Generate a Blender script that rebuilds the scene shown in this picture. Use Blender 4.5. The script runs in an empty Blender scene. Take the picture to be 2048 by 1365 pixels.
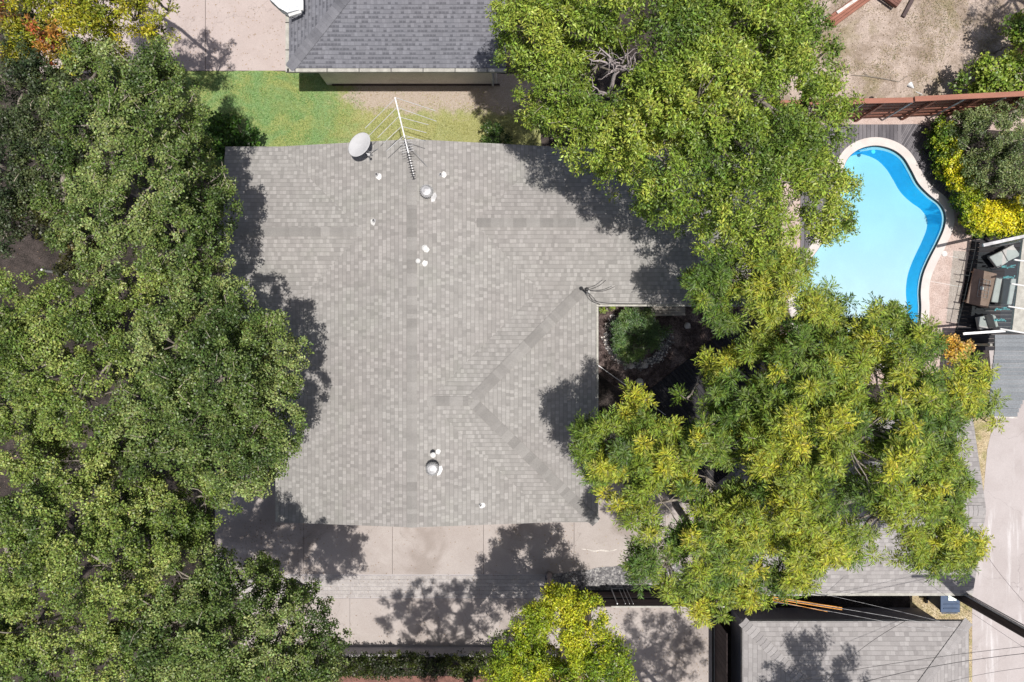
import bpy, bmesh, math, random
import numpy as np
from mathutils import Vector, Matrix

# ------------------------------------------------------------------ camera, sky, sun, exposure
H = 25.0            # drone height above the ground
F = 1365.33         # focal length in photo pixels (24 mm on a 36 mm sensor, 2048 px wide)
scene = bpy.context.scene
cam_d = bpy.data.cameras.new("camera"); cam = bpy.data.objects.new("camera", cam_d)
scene.collection.objects.link(cam); scene.camera = cam
cam.location = (0, 0, H); cam.rotation_euler = (0, 0, 0)
cam_d.sensor_width = 36; cam_d.lens = 24; cam_d.clip_start = 0.1; cam_d.clip_end = 2000

SX, SY = 0.14, -0.12            # horizontal offset towards the sun per metre of height
world = bpy.data.worlds.new("World"); scene.world = world; world.use_nodes = True
wt = world.node_tree; wt.nodes.clear()
sky = wt.nodes.new("ShaderNodeTexSky"); sky.sky_type = 'NISHITA'; sky.sun_disc = False
sky.sun_elevation = math.atan(1 / math.hypot(SX, SY)); sky.sun_rotation = math.atan2(SX, SY)
sky.air_density = 0.8; sky.dust_density = 3.0
bg = wt.nodes.new("ShaderNodeBackground"); bg.inputs[1].default_value = 0.088
wo = wt.nodes.new("ShaderNodeOutputWorld")
wt.links.new(sky.outputs[0], bg.inputs[0]); wt.links.new(bg.outputs[0], wo.inputs[0])
sun_d = bpy.data.lights.new("sun", 'SUN'); sun_d.energy = 5.0; sun_d.angle = math.radians(0.55)
sun_d.color = (1.0, 0.955, 0.90)
sun = bpy.data.objects.new("sun", sun_d); scene.collection.objects.link(sun)
sun.rotation_euler = Vector((SX, SY, 1.0)).to_track_quat('Z', 'Y').to_euler()
sun.location = (0, 0, 60)
vs = scene.view_settings
vs.view_transform = 'Standard'; vs.look = 'None'; vs.gamma = 1.0; vs.use_curve_mapping = False
vs.exposure = 0.08

rnd = random.Random(11)
COL = scene.collection

def P(px, py, z=0.0):
    """photo pixel -> point of the place at height z"""
    k = (H - z) / F
    return Vector(((px - 1024) * k, (682.5 - py) * k, z))

# ------------------------------------------------------------------ materials
class NT:
    def __init__(s, name):
        s.m = bpy.data.materials.new(name); s.m.use_nodes = True
        s.t = s.m.node_tree; s.t.nodes.clear()
        s.out = s.n('ShaderNodeOutputMaterial')
    def n(s, ty, **kw):
        o = s.t.nodes.new(ty)
        for k, v in kw.items(): setattr(o, k, v)
        return o
    def l(s, a, b): s.t.links.new(a, b)
    def put(s, sock, v):
        if hasattr(v, 'is_output') or isinstance(v, bpy.types.NodeSocket): s.l(v, sock)
        else:
            if isinstance(v, tuple) and len(v) == 3 and sock.type == 'RGBA': v = (*v, 1)
            sock.default_value = v
    def math(s, op, a, b=0.0, c=None):
        o = s.n('ShaderNodeMath', operation=op)
        s.put(o.inputs[0], a); s.put(o.inputs[1], b)
        if c is not None: s.put(o.inputs[2], c)
        return o.outputs[0]
    def mix(s, f, a, b, bt='MIX'):
        o = s.n('ShaderNodeMix', data_type='RGBA', blend_type=bt)
        s.put(o.inputs[0], f); s.put(o.inputs[6], a); s.put(o.inputs[7], b)
        return o.outputs[2]
    def noise(s, vec, scale, detail=4, rough=0.55, dist=0.0):
        o = s.n('ShaderNodeTexNoise')
        if vec is not None: s.l(vec, o.inputs['Vector'])
        o.inputs['Scale'].default_value = scale; o.inputs['Detail'].default_value = detail
        o.inputs['Roughness'].default_value = rough; o.inputs['Distortion'].default_value = dist
        return o.outputs[0]
    def ramp(s, f, a, b, lo=0.0, hi=1.0):
        o = s.n('ShaderNodeMapRange'); o.interpolation_type = 'SMOOTHSTEP'
        s.put(o.inputs[0], f); s.put(o.inputs[1], a); s.put(o.inputs[2], b)
        s.put(o.inputs[3], lo); s.put(o.inputs[4], hi)
        return o.outputs[0]
    def obj(s): return s.n('ShaderNodeNewGeometry').outputs['Position']
    def sep(s, v):
        o = s.n('ShaderNodeSeparateXYZ'); s.l(v, o.inputs[0]); return o.outputs
    def comb(s, x, y, z=0.0):
        o = s.n('ShaderNodeCombineXYZ'); s.put(o.inputs[0], x); s.put(o.inputs[1], y); s.put(o.inputs[2], z); return o.outputs[0]
    def bump(s, h, strength=0.4, dist=0.01):
        o = s.n('ShaderNodeBump'); s.l(h, o.inputs['Height'])
        o.inputs['Strength'].default_value = strength; o.inputs['Distance'].default_value = dist
        return o.outputs[0]
    def bsdf(s, col, rough=0.8, metal=0.0, spec=0.3, normal=None, **kw):
        o = s.n('ShaderNodeBsdfPrincipled')
        s.put(o.inputs['Base Color'], col); s.put(o.inputs['Roughness'], rough)
        o.inputs['Metallic'].default_value = metal; o.inputs['Specular IOR Level'].default_value = spec
        if normal is not None: s.l(normal, o.inputs['Normal'])
        for k, v in kw.items(): s.put(o.inputs[k], v)
        s.l(o.outputs[0], s.out.inputs[0]); return o

def m_rough(name, a, b, scale=3.0, fine=40.0, rough=0.85, c=None, cs=0.6, bump=0.3, fineamt=0.25, spec=0.3, metal=0.0, bdist=0.01, stretch=None):
    t = NT(name); p = t.obj()
    if stretch:
        mp = t.n('ShaderNodeMapping'); t.l(p, mp.inputs[0]); mp.inputs['Scale'].default_value = stretch; p = mp.outputs[0]
    n1 = t.noise(p, scale, 5, 0.6); n2 = t.noise(p, fine, 3, 0.6)
    col = t.mix(t.ramp(n1, 0.35, 0.65), a, b)
    if c: col = t.mix(t.ramp(t.noise(p, cs, 4, 0.6, 0.4), 0.48, 0.66), col, c)
    k = t.ramp(n2, 0.25, 0.75, 1 - fineamt, 1 + fineamt)
    col = t.mix(1.0, col, t.comb(k, k, k), 'MULTIPLY')
    t.bsdf(col, rough, metal, spec, t.bump(n2, bump, bdist))
    return t.m

def m_plain(name, a, rough=0.5, metal=0.0, spec=0.4, var=0.12):
    t = NT(name); p = t.obj()
    k = t.ramp(t.noise(p, 6, 4), 0.3, 0.7, 1 - var, 1 + var)
    t.bsdf(t.mix(1.0, a, t.comb(k, k, k), 'MULTIPLY'), rough, metal, spec)
    return t.m

def m_tone(name, dark, light, rough=0.8, fine=60, bump=0.3, spec=0.3, streak=None):
    """material whose pieces (boards, pavers, caps) differ in tone through the face attribute 'tone'"""
    t = NT(name); p = t.obj()
    if streak:
        mp = t.n('ShaderNodeMapping'); t.l(p, mp.inputs[0]); mp.inputs['Scale'].default_value = streak; p = mp.outputs[0]
    a = t.n('ShaderNodeAttribute', attribute_name='tone')
    n = t.noise(p, fine, 4, 0.65); n2 = t.noise(p, 1.7, 4, 0.6)
    f = t.math('ADD', a.outputs['Fac'], t.ramp(n2, 0.3, 0.7, -0.2, 0.2))
    col = t.mix(f, dark, light)
    k = t.ramp(n, 0.25, 0.75, 0.8, 1.2)
    col = t.mix(1.0, col, t.comb(k, k, k), 'MULTIPLY')
    t.bsdf(col, rough, 0, spec, t.bump(n, bump, 0.006))
    return t.m

def m_shingle(name, base, light, dark, fl=0.34, fd=0.2, tab=0.165, course=0.143, warm=None, cool=None, line=0.62, dash=False):
    t = NT(name)
    uv = t.n('ShaderNodeUVMap'); uv.uv_map = 'UVMap'
    o = t.sep(uv.outputs[0]); u, v = o[0], o[1]
    pos = t.obj()
    wob = t.math('MULTIPLY', t.math('SUBTRACT', t.noise(pos, 1.3, 2), 0.5), 0.02)
    v = t.math('ADD', v, wob)
    vr = t.math('DIVIDE', v, course); row = t.math('FLOOR', vr); fv = t.math('FRACT', vr)
    wn = t.n('ShaderNodeTexWhiteNoise', noise_dimensions='1D'); t.l(row, wn.inputs['W'])
    uu = t.math('ADD', t.math('DIVIDE', u, tab), t.math('MULTIPLY', wn.outputs[0], 7.0))
    cell = t.math('FLOOR', uu); fu = t.math('FRACT', uu)
    w2 = t.n('ShaderNodeTexWhiteNoise', noise_dimensions='2D'); t.l(t.comb(cell, row), w2.inputs['Vector'])
    r = w2.outputs[0]
    w3 = t.n('ShaderNodeTexWhiteNoise', noise_dimensions='3D'); t.l(t.comb(cell, row, 3.7), w3.inputs['Vector'])
    isl = t.math('LESS_THAN', r, fl); isd = t.math('GREATER_THAN', r, 1 - fd)
    if dash: isd = t.math('MULTIPLY', isd, t.math('MULTIPLY', t.math('LESS_THAN', fv, 0.55), t.math('GREATER_THAN', fu, 0.12)))
    col = t.mix(isl, base, light); col = t.mix(isd, col, dark)
    k0 = t.ramp(w3.outputs[0], 0, 1, 0.93, 1.07)
    col = t.mix(1.0, col, t.comb(k0, k0, k0), 'MULTIPLY')
    # shade under each course's butt painted as a thin dark line; dark edge beside raised tabs
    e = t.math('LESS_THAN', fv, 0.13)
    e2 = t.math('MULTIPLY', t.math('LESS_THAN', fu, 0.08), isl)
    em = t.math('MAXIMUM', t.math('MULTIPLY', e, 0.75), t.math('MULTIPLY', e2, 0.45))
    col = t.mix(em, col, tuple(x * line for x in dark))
    if warm: col = t.mix(t.ramp(t.noise(pos, 0.35, 3, 0.5), 0.42, 0.62, 0, 0.55), col, t.mix(1.0, col, warm, 'MULTIPLY'))
    if cool: col = t.mix(t.ramp(t.noise(pos, 0.8, 5, 0.65, 0.6), 0.5, 0.7, 0, 0.6), col, t.mix(1.0, col, cool, 'MULTIPLY'))
    g = t.noise(pos, 90, 2, 0.7); kk = t.ramp(g, 0.25, 0.75, 0.84, 1.16)
    col = t.mix(1.0, col, t.comb(kk, kk, kk), 'MULTIPLY')
    hgt = t.math('ADD', t.math('MULTIPLY', isl, 0.5), t.math('ADD', t.math('MULTIPLY', t.math('SUBTRACT', 1.0, fv), 0.8), t.math('MULTIPLY', g, 0.25)))
    t.bsdf(col, 0.9, 0, 0.2, t.bump(hgt, 0.35, 0.008))
    return t.m

def m_leaf(name, trans=0.22, rough=0.45, spec=0.4):
    t = NT(name)
    a = t.n('ShaderNodeAttribute', attribute_name='leafcol')
    pr = t.bsdf(a.outputs['Color'], rough, 0, spec)
    tr = t.n('ShaderNodeBsdfTranslucent')
    t.l(t.mix(1.0, a.outputs['Color'], (1.25, 1.35, 0.6), 'MULTIPLY'), tr.inputs[0])
    mx = t.n('ShaderNodeMixShader'); mx.inputs[0].default_value = trans
    t.l(pr.outputs[0], mx.inputs[1]); t.l(tr.outputs[0], mx.inputs[2]); t.l(mx.outputs[0], t.out.inputs[0])
    return t.m

M = {}
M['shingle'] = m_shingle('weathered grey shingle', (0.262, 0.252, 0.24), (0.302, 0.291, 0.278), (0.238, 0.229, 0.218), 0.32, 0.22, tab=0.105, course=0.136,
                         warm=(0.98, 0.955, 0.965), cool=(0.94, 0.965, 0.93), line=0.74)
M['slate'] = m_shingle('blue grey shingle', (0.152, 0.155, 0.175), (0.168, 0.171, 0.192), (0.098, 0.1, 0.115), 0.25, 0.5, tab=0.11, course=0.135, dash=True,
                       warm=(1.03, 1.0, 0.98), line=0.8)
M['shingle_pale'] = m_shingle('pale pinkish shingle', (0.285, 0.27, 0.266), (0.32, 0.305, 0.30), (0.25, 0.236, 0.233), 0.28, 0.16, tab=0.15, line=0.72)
M['cap'] = m_tone('ridge cap shingle', (0.195, 0.187, 0.178), (0.268, 0.258, 0.246), 0.9)
M['cap_slate'] = m_tone('slate ridge cap', (0.1, 0.102, 0.116), (0.165, 0.167, 0.186), 0.9)
M['cap_pale'] = m_tone('pale ridge cap', (0.245, 0.232, 0.23), (0.32, 0.305, 0.302), 0.9)
M['white'] = m_plain('white painted metal', (0.58, 0.58, 0.57), 0.5, 0.0, 0.3, 0.18)
M['trim'] = m_rough('cream trim', (0.40, 0.39, 0.35), (0.30, 0.29, 0.26), 5, 60, 0.6)
M['galv'] = m_plain('galvanised metal', (0.40, 0.40, 0.41), 0.5, 0.3, 0.4, 0.25)
M['alu'] = m_plain('dull aluminium tube', (0.45, 0.45, 0.46), 0.5, 0.2, 0.4, 0.15)
M['black'] = m_plain('black metal', (0.02, 0.02, 0.022), 0.5)
M['rubber'] = m_plain('black cable rubber', (0.03, 0.028, 0.03), 0.6)
M['stucco'] = m_rough('greige stucco', (0.68, 0.63, 0.60), (0.74, 0.69, 0.66), 1.5, 80, 0.9, (0.6, 0.55, 0.53), 0.8)
M['stucco_grey'] = m_rough('grey stucco', (0.34, 0.32, 0.33), (0.40, 0.38, 0.385), 1.5, 60, 0.9)
M['siding'] = m_rough('beige siding', (0.42, 0.38, 0.33), (0.36, 0.33, 0.29), 2, 50, 0.8)
M['soffit'] = m_rough('soffit boards', (0.3, 0.28, 0.26), (0.26, 0.24, 0.22), 2, 50, 0.8)
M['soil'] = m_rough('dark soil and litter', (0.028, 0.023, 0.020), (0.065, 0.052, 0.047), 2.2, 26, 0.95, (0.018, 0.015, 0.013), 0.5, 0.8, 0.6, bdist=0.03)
M['bark'] = m_rough('oak bark', (0.17, 0.145, 0.12), (0.28, 0.25, 0.215), 9, 60, 0.95, None, 1, 0.8, 0.4, stretch=(1, 1, 0.3))
M['twig'] = m_rough('pale twig bark', (0.36, 0.32, 0.26), (0.25, 0.22, 0.17), 6, 60, 0.9)
M['deadwood'] = m_rough('bleached dead wood', (0.42, 0.37, 0.36), (0.30, 0.26, 0.26), 7, 60, 0.9)
M['leaf'] = m_leaf('leaves')
M['leaf_gloss'] = m_leaf('glossy leaves', 0.24, 0.5, 0.3)
M['redwood'] = m_tone('red brown fence boards', (0.15, 0.062, 0.042), (0.30, 0.13, 0.09), 0.7, 30, streak=(0.5, 3, 3))
M['brownwood'] = m_tone('dark brown boards', (0.035, 0.024, 0.024), (0.085, 0.06, 0.058), 0.7, 30, streak=(0.5, 3, 3))
M['deck'] = m_tone('charcoal deck boards', (0.085, 0.08, 0.09), (0.17, 0.16, 0.172), 0.75, 22, streak=(3, 0.8, 1))
M['darkdeck'] = m_tone('near black deck boards', (0.012, 0.011, 0.013), (0.026, 0.024, 0.029), 0.7, 22)  # dark boards, tone deepened further to hold the shade over them
M['paver'] = m_tone('small grey pavers', (0.30, 0.275, 0.262), (0.37, 0.345, 0.33), 0.85, 30)
M['stone'] = m_rough('white stone', (0.62, 0.58, 0.54), (0.42, 0.39, 0.36), 4, 40, 0.85)
M['coping'] = m_rough('cream pool coping', (0.50, 0.455, 0.435), (0.55, 0.51, 0.49), 2, 60, 0.7, None, 1, 0.15, 0.08)
M['brick'] = m_rough('red brown brick', (0.13, 0.065, 0.052), (0.19, 0.095, 0.075), 5, 40, 0.9)
M['cushion'] = m_rough('light grey cushion fabric', (0.36, 0.35, 0.34), (0.42, 0.41, 0.395), 3, 180, 0.9, None, 1, 0.3, 0.08)
M['bluebin'] = m_plain('blue plastic', (0.035, 0.065, 0.125), 0.5, 0, 0.4)
M['label'] = m_plain('pale label', (0.72, 0.8, 0.72), 0.5)
M['orange'] = m_plain('orange sleeve', (0.72, 0.30, 0.03), 0.5)
M['teal'] = m_plain('turquoise glass', (0.16, 0.40, 0.42), 0.25, 0, 0.5, 0.3)
M['polewood'] = m_rough('creosoted pole', (0.055, 0.04, 0.036), (0.1, 0.075, 0.065), 5, 50, 0.9, None, 1, 0.5, 0.3, stretch=(1, 1, 0.1))
M['bluegrey'] = m_tone('blue grey roof panels', (0.135, 0.15, 0.165), (0.2, 0.215, 0.23), 0.55, 20)
M['table'] = m_rough('brown table top', (0.2, 0.125, 0.095), (0.26, 0.165, 0.13), 3, 50, 0.6)
M['whiteroof'] = m_rough('white textured roofing', (0.50, 0.52, 0.55), (0.62, 0.64, 0.66), 5, 16, 0.8, None, 1, 0.9, 0.25, bdist=0.03)
M['mulch'] = m_rough('dark mulch', (0.04, 0.027, 0.025), (0.10, 0.075, 0.07), 5, 30, 0.95, (0.2, 0.155, 0.14), 1.4, 0.9, 0.7, bdist=0.03)  # courtyard shade is put into this darkened mulch colour
M['pebble'] = m_rough('grey pebbles', (0.07, 0.068, 0.072), (0.19, 0.185, 0.19), 14, 42, 0.8, (0.36, 0.35, 0.34), 9, 0.9, 0.5, bdist=0.02)

def m_concrete(name, a, b, stain, speck=0.1, pale=None, streaks=None):
    t = NT(name); p = t.obj()
    n1 = t.noise(p, 0.8, 6, 0.65, 0.3); n2 = t.noise(p, 55, 3, 0.7); n3 = t.noise(p, 0.35, 5, 0.6, 0.8); n4 = t.noise(p, 7, 5, 0.7)
    col = t.mix(t.ramp(n1, 0.35, 0.65), a, b)
    col = t.mix(t.ramp(n3, 0.5, 0.68, 0, 0.7), col, stain)
    col = t.mix(t.ramp(n4, 0.6, 0.75, 0, 0.35), col, stain)
    if pale:
        v = t.n('ShaderNodeMapping'); t.l(p, v.inputs[0]); v.inputs['Scale'].default_value = streaks or (1, 1, 1)
        col = t.mix(t.ramp(t.noise(v.outputs[0], 1.2, 5, 0.65, 0.3), 0.54, 0.68, 0, 0.85), col, pale)
    k = t.ramp(n2, 0.2, 0.8, 1 - speck * 1.6, 1 + speck * 1.6)
    col = t.mix(1.0, col, t.comb(k, k, k), 'MULTIPLY')
    # hairline cracks
    vo = t.n('ShaderNodeTexVoronoi', feature='DISTANCE_TO_EDGE'); vo.inputs['Scale'].default_value = 0.28
    wv = t.n('ShaderNodeVectorMath', operation='ADD'); t.l(p, wv.inputs[0])
    nn = t.n('ShaderNodeTexNoise'); nn.inputs['Scale'].default_value = 1.6; nn.inputs['Detail'].default_value = 6
    t.l(p, nn.inputs['Vector']); t.l(nn.outputs['Color'], wv.inputs[1]); t.l(wv.outputs[0], vo.inputs['Vector'])
    col = t.mix(t.ramp(vo.outputs[0], 0.0, 0.004, 0.4, 0.0), col, tuple(x * 0.45 for x in a))
    t.bsdf(col, 0.88, 0, 0.25, t.bump(n2, 0.25, 0.004)); return t.m
M['conc_pink'] = m_concrete('pinkish driveway concrete', (0.385, 0.325, 0.305), (0.415, 0.355, 0.335), (0.33, 0.275, 0.255))
M['conc'] = m_concrete('aged beige concrete', (0.33, 0.292, 0.272), (0.365, 0.328, 0.308), (0.235, 0.2, 0.178))
M['conc_alley'] = m_concrete('alley concrete', (0.36, 0.325, 0.318), (0.40, 0.365, 0.36), (0.31, 0.275, 0.265), 0.08, (0.52, 0.5, 0.5), (1.6, 0.16, 1))
M['aggregate'] = m_rough('exposed aggregate', (0.39, 0.30, 0.265), (0.45, 0.36, 0.325), 3, 34, 0.9, None, 1, 0.5, 0.3)

def m_lawn():
    t = NT('patchy lawn'); p = t.obj(); s = t.sep(p)
    n1 = t.noise(p, 0.9, 5, 0.6, 0.5); n2 = t.noise(p, 28, 4, 0.75); n3 = t.noise(p, 2.2, 5, 0.7, 0.4); n4 = t.noise(p, 70, 2, 0.7)
    green = t.mix(t.ramp(n1, 0.4, 0.62), (0.20, 0.245, 0.085), (0.14, 0.235, 0.095))
    green = t.mix(t.ramp(n2, 0.35, 0.65), t.mix(1.0, green, (0.8, 0.78, 0.7), 'MULTIPLY'), t.mix(1.0, green, (1.5, 1.35, 1.4), 'MULTIPLY'))
    # thin and bare towards the neighbour's wall on the east
    fx = t.ramp(s[0], -8.0, -4.0); fy = t.ramp(s[1], 7.9, 9.1)
    bare = t.math('ADD', t.math('MULTIPLY', fy, fx), t.math('MULTIPLY', fx, 0.22))
    f = t.ramp(t.math('ADD', bare, t.math('MULTIPLY', t.math('SUBTRACT', n3, 0.5), 1.5)), 0.35, 0.75)
    dirt = t.mix(t.ramp(n2, 0.35, 0.7), (0.31, 0.255, 0.205), (0.42, 0.36, 0.31))
    yel = t.mix(t.ramp(n2, 0.35, 0.65), (0.235, 0.235, 0.085), (0.36, 0.335, 0.165))
    col = t.mix(t.ramp(t.math('ADD', fx, t.math('MULTIPLY', t.math('SUBTRACT', n3, 0.5), 2.2)), 0.1, 0.9, 0, 0.75), green, yel)
    col = t.mix(f, col, dirt)
    k = t.ramp(n4, 0.25, 0.75, 0.72, 1.28)
    col = t.mix(1.0, col, t.comb(k, k, k), 'MULTIPLY')
    t.bsdf(col, 0.9, 0, 0.15, t.bump(n2, 0.6, 0.02)); return t.m
M['lawn'] = m_lawn()
def m_dirt():
    t = NT('bare dry dirt'); p = t.obj()
    n1 = t.noise(p, 1.1, 6, 0.7, 0.6); n2 = t.noise(p, 30, 5, 0.75); n3 = t.noise(p, 0.6, 5, 0.65, 0.5); n4 = t.noise(p, 4, 5, 0.7)
    col = t.mix(t.ramp(n1, 0.36, 0.64), (0.24, 0.19, 0.15), (0.40, 0.33, 0.285))
    col = t.mix(t.ramp(n3, 0.5, 0.66, 0, 0.6), col, (0.20, 0.17, 0.09))
    col = t.mix(t.ramp(n4, 0.58, 0.72, 0, 0.55), col, (0.54, 0.47, 0.42))
    k = t.ramp(n2, 0.25, 0.75, 0.6, 1.4)
    col = t.mix(1.0, col, t.comb(k, k, k), 'MULTIPLY')
    t.bsdf(col, 0.95, 0, 0.15, t.bump(n2, 0.8, 0.02)); return t.m
M['dirt'] = m_dirt()
M['drygrass'] = m_rough('dry grass verge', (0.33, 0.26, 0.155), (0.44, 0.37, 0.25), 3, 30, 0.95, (0.25, 0.225, 0.1), 1.5, 0.8, 0.5, bdist=0.03)
M['poolwall'] = m_plain('blue pool liner wall', (0.03, 0.50, 0.86), 0.6, 0, 0.3, 0.04)
M['poolfloor'] = m_rough('pale blue pool floor', (0.60, 0.50, 0.52), (0.63, 0.53, 0.545), 0.8, 30, 0.7, None, 1, 0.05, 0.03)
def m_water():
    t = NT('clear pool water'); p = t.obj()
    tr = t.n('ShaderNodeBsdfTransparent'); gl = t.n('ShaderNodeBsdfGlossy'); gl.inputs['Roughness'].default_value = 0.03
    nb = t.bump(t.noise(p, 3.5, 3), 0.12, 0.02); t.l(nb, gl.inputs['Normal'])
    fr = t.n('ShaderNodeFresnel'); fr.inputs[0].default_value = 1.33; t.l(nb, fr.inputs['Normal'])
    mx = t.n('ShaderNodeMixShader'); t.l(fr.outputs[0], mx.inputs[0]); t.l(tr.outputs[0], mx.inputs[1]); t.l(gl.outputs[0], mx.inputs[2])
    t.l(mx.outputs[0], t.out.inputs[0])
    ab = t.n('ShaderNodeVolumeAbsorption'); ab.inputs['Color'].default_value = (0.1, 0.88, 0.98, 1); ab.inputs['Density'].default_value = 0.72
    t.l(ab.outputs[0], t.out.inputs['Volume']); return t.m
M['water'] = m_water()
def m_glass():
    t = NT('canopy glass'); tr = t.n('ShaderNodeBsdfTransparent'); tr.inputs[0].default_value = (0.78, 0.9, 0.9, 1)
    gl = t.n('ShaderNodeBsdfGlossy'); gl.inputs['Roughness'].default_value = 0.05
    mx = t.n('ShaderNodeMixShader'); mx.inputs[0].default_value = 0.12
    t.l(tr.outputs[0], mx.inputs[1]); t.l(gl.outputs[0], mx.inputs[2]); t.l(mx.outputs[0], t.out.inputs[0]); return t.m
M['glass'] = m_glass()

# ------------------------------------------------------------------ object helpers
def tag(o, label=None, cat=None, group=None, kind=None):
    if label: o['label'] = label
    if cat: o['category'] = cat
    if group: o['group'] = group
    if kind: o['kind'] = kind
    return o
def thing(name, loc, label, cat, group=None):
    o = bpy.data.objects.new(name, None); COL.objects.link(o); o.location = loc
    o.empty_display_size = 0.3
    return tag(o, label, cat, group)

class MB:
    def __init__(s): s.v = []; s.f = []; s.uv = []; s.t = []
    def face(s, pts, uv=None, tone=0.5):
        i = len(s.v); s.v += [tuple(p) for p in pts]; s.f.append(tuple(range(i, i + len(pts))))
        s.uv.append(uv or [(0, 0)] * len(pts)); s.t.append(tone)
    def idx(s, vs_, fs, tone=0.5):
        i = len(s.v); s.v += [tuple(p) for p in vs_]
        for f in fs: s.f.append(tuple(i + k for k in f)); s.uv.append([(0, 0)] * len(f)); s.t.append(tone)
    def prism(s, base, z0, z1, tone=0.5):
        n = len(base); a = [(p[0], p[1], z0) for p in base]; b = [(p[0], p[1], z1) for p in base]
        ar = sum(base[i][0] * base[(i + 1) % n][1] - base[(i + 1) % n][0] * base[i][1] for i in range(n))
        if ar < 0: a.reverse(); b.reverse()
        s.idx(a + b, [tuple(range(n - 1, -1, -1)), tuple(range(n, 2 * n))] + [(i, (i + 1) % n, n + (i + 1) % n, n + i) for i in range(n)], tone)
    def box(s, c, d, rz=0.0, tone=0.5, rot=None):
        R = rot or Matrix.Rotation(rz, 3, 'Z'); c = Vector(c); hx, hy, hz = d[0] / 2, d[1] / 2, d[2] / 2
        vs_ = [c + R @ Vector((x, y, z)) for z in (-hz, hz) for x, y in ((-hx, -hy), (hx, -hy), (hx, hy), (-hx, hy))]
        s.idx(vs_, [(3, 2, 1, 0), (4, 5, 6, 7), (0, 1, 5, 4), (1, 2, 6, 5), (2, 3, 7, 6), (3, 0, 4, 7)], tone)
    def bar(s, a, b, w, h, tone=0.5):
        a, b = Vector(a), Vector(b); d = b - a
        q = d.to_track_quat('X', 'Z').to_matrix(); s.box((a + b) / 2, (d.length, w, h), rot=q, tone=tone)
    def tube(s, pts, r, n=6, cap=True, tone=0.5):
        pts = [Vector(p) for p in pts]
        if not hasattr(r, '__len__'): r = [r] * len(pts)
        i0 = len(s.v); up = Vector((0, 0, 1))
        for k, p in enumerate(pts):
            d = (pts[min(k + 1, len(pts) - 1)] - pts[max(k - 1, 0)])
            if d.length < 1e-9: d = Vector((0, 0, 1))
            d.normalize()
            x = d.cross(up)
            if x.length < 0.05: x = d.cross(Vector((1, 0, 0)))
            x.normalize(); y = d.cross(x)
            for j in range(n):
                a = 2 * math.pi * j / n
                s.v.append(tuple(p + (x * math.cos(a) + y * math.sin(a)) * r[k]))
        for k in range(len(pts) - 1):
            for j in range(n):
                a = i0 + k * n + j; b = i0 + k * n + (j + 1) % n
                s.f.append((a, a + n, b + n, b)); s.uv.append([(0, 0)] * 4); s.t.append(tone)
        if cap:
            for base, rev in ((i0, False), (i0 + (len(pts) - 1) * n, True)):
                f = list(range(base, base + n))
                if rev: f.reverse()
                s.f.append(tuple(f)); s.uv.append([(0, 0)] * n); s.t.append(tone)
    def lathe(s, c, prof, n=20, tone=0.5, rot=None):
        c = Vector(c); i0 = len(s.v); R = rot or Matrix.Identity(3)
        for r, z in prof:
            for j in range(n):
                a = 2 * math.pi * j / n; s.v.append(tuple(c + R @ Vector((r * math.cos(a), r * math.sin(a), z))))
        for k in range(len(prof) - 1):
            for j in range(n):
                a = i0 + k * n + j; b = i0 + k * n + (j + 1) % n
                s.f.append((a, b, b + n, a + n)); s.uv.append([(0, 0)] * 4); s.t.append(tone)
        for base, rev in ((i0, True), (i0 + (len(prof) - 1) * n, False)):
            f = list(range(base, base + n))
            if rev: f.reverse()
            s.f.append(tuple(f)); s.uv.append([(0, 0)] * n); s.t.append(tone)
    def build(s, name, mat, parent=None, smooth=False, bevel=0.0):
        me = bpy.data.meshes.new(name)
        off = Vector((0, 0, 0)); q = parent
        while q is not None: off += Vector(q.location); q = q.parent
        me.from_pydata([(v[0] - off.x, v[1] - off.y, v[2] - off.z) for v in s.v], [], s.f)
        uvl = me.uv_layers.new(name='UVMap')
        flat = [c for f in s.uv for uvp in f for c in uvp]; uvl.data.foreach_set('uv', flat)
        at = me.attributes.new('tone', 'FLOAT', 'FACE'); at.data.foreach_set('value', s.t)
        if smooth: me.polygons.foreach_set('use_smooth', [True] * len(me.polygons))
        me.materials.append(mat); me.update()
        o = bpy.data.objects.new(name, me); COL.objects.link(o)
        if parent is not None: o.parent = parent
        if bevel:
            b = o.modifiers.new('bevel', 'BEVEL'); b.width = bevel; b.segments = 2; b.limit_method = 'ANGLE'
        return o

def sheet(name, outer, z, mat, holes=(), kind='structure', parent=None, wobble=0.0):
    """flat ground sheet from world xy loops, with holes"""
    bm = bmesh.new()
    for loop in [outer] + list(holes):
        vs_ = [bm.verts.new((p[0], p[1], z)) for p in loop]
        for i in range(len(vs_)): bm.edges.new((vs_[i], vs_[(i + 1) % len(vs_)]))
    bmesh.ops.triangle_fill(bm, use_beauty=True, use_dissolve=False, edges=bm.edges[:])
    bmesh.ops.recalc_face_normals(bm, faces=bm.faces[:])
    if bm.faces and bm.faces[:][0].normal.z < 0: bmesh.ops.reverse_faces(bm, faces=bm.faces[:])
    me = bpy.data.meshes.new(name); bm.to_mesh(me); bm.free(); me.materials.append(mat)
    o = bpy.data.objects.new(name, me); COL.objects.link(o)
    if kind: o['kind'] = kind
    return o
def G(lst, z=0.0): return [tuple(P(a, b, z)[:2]) for a, b in lst]
def ragged(loop, step=0.25, amp=0.08, seed=1):
    r = random.Random(seed); out = []
    for i in range(len(loop)):
        a = Vector(loop[i]).to_2d(); b = Vector(loop[(i + 1) % len(loop)]).to_2d(); n = max(1, int((b - a).length / step))
        for k in range(n):
            p = a.lerp(b, k / n); out.append((p.x + r.uniform(-amp, amp), p.y + r.uniform(-amp, amp)))
    return out
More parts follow.
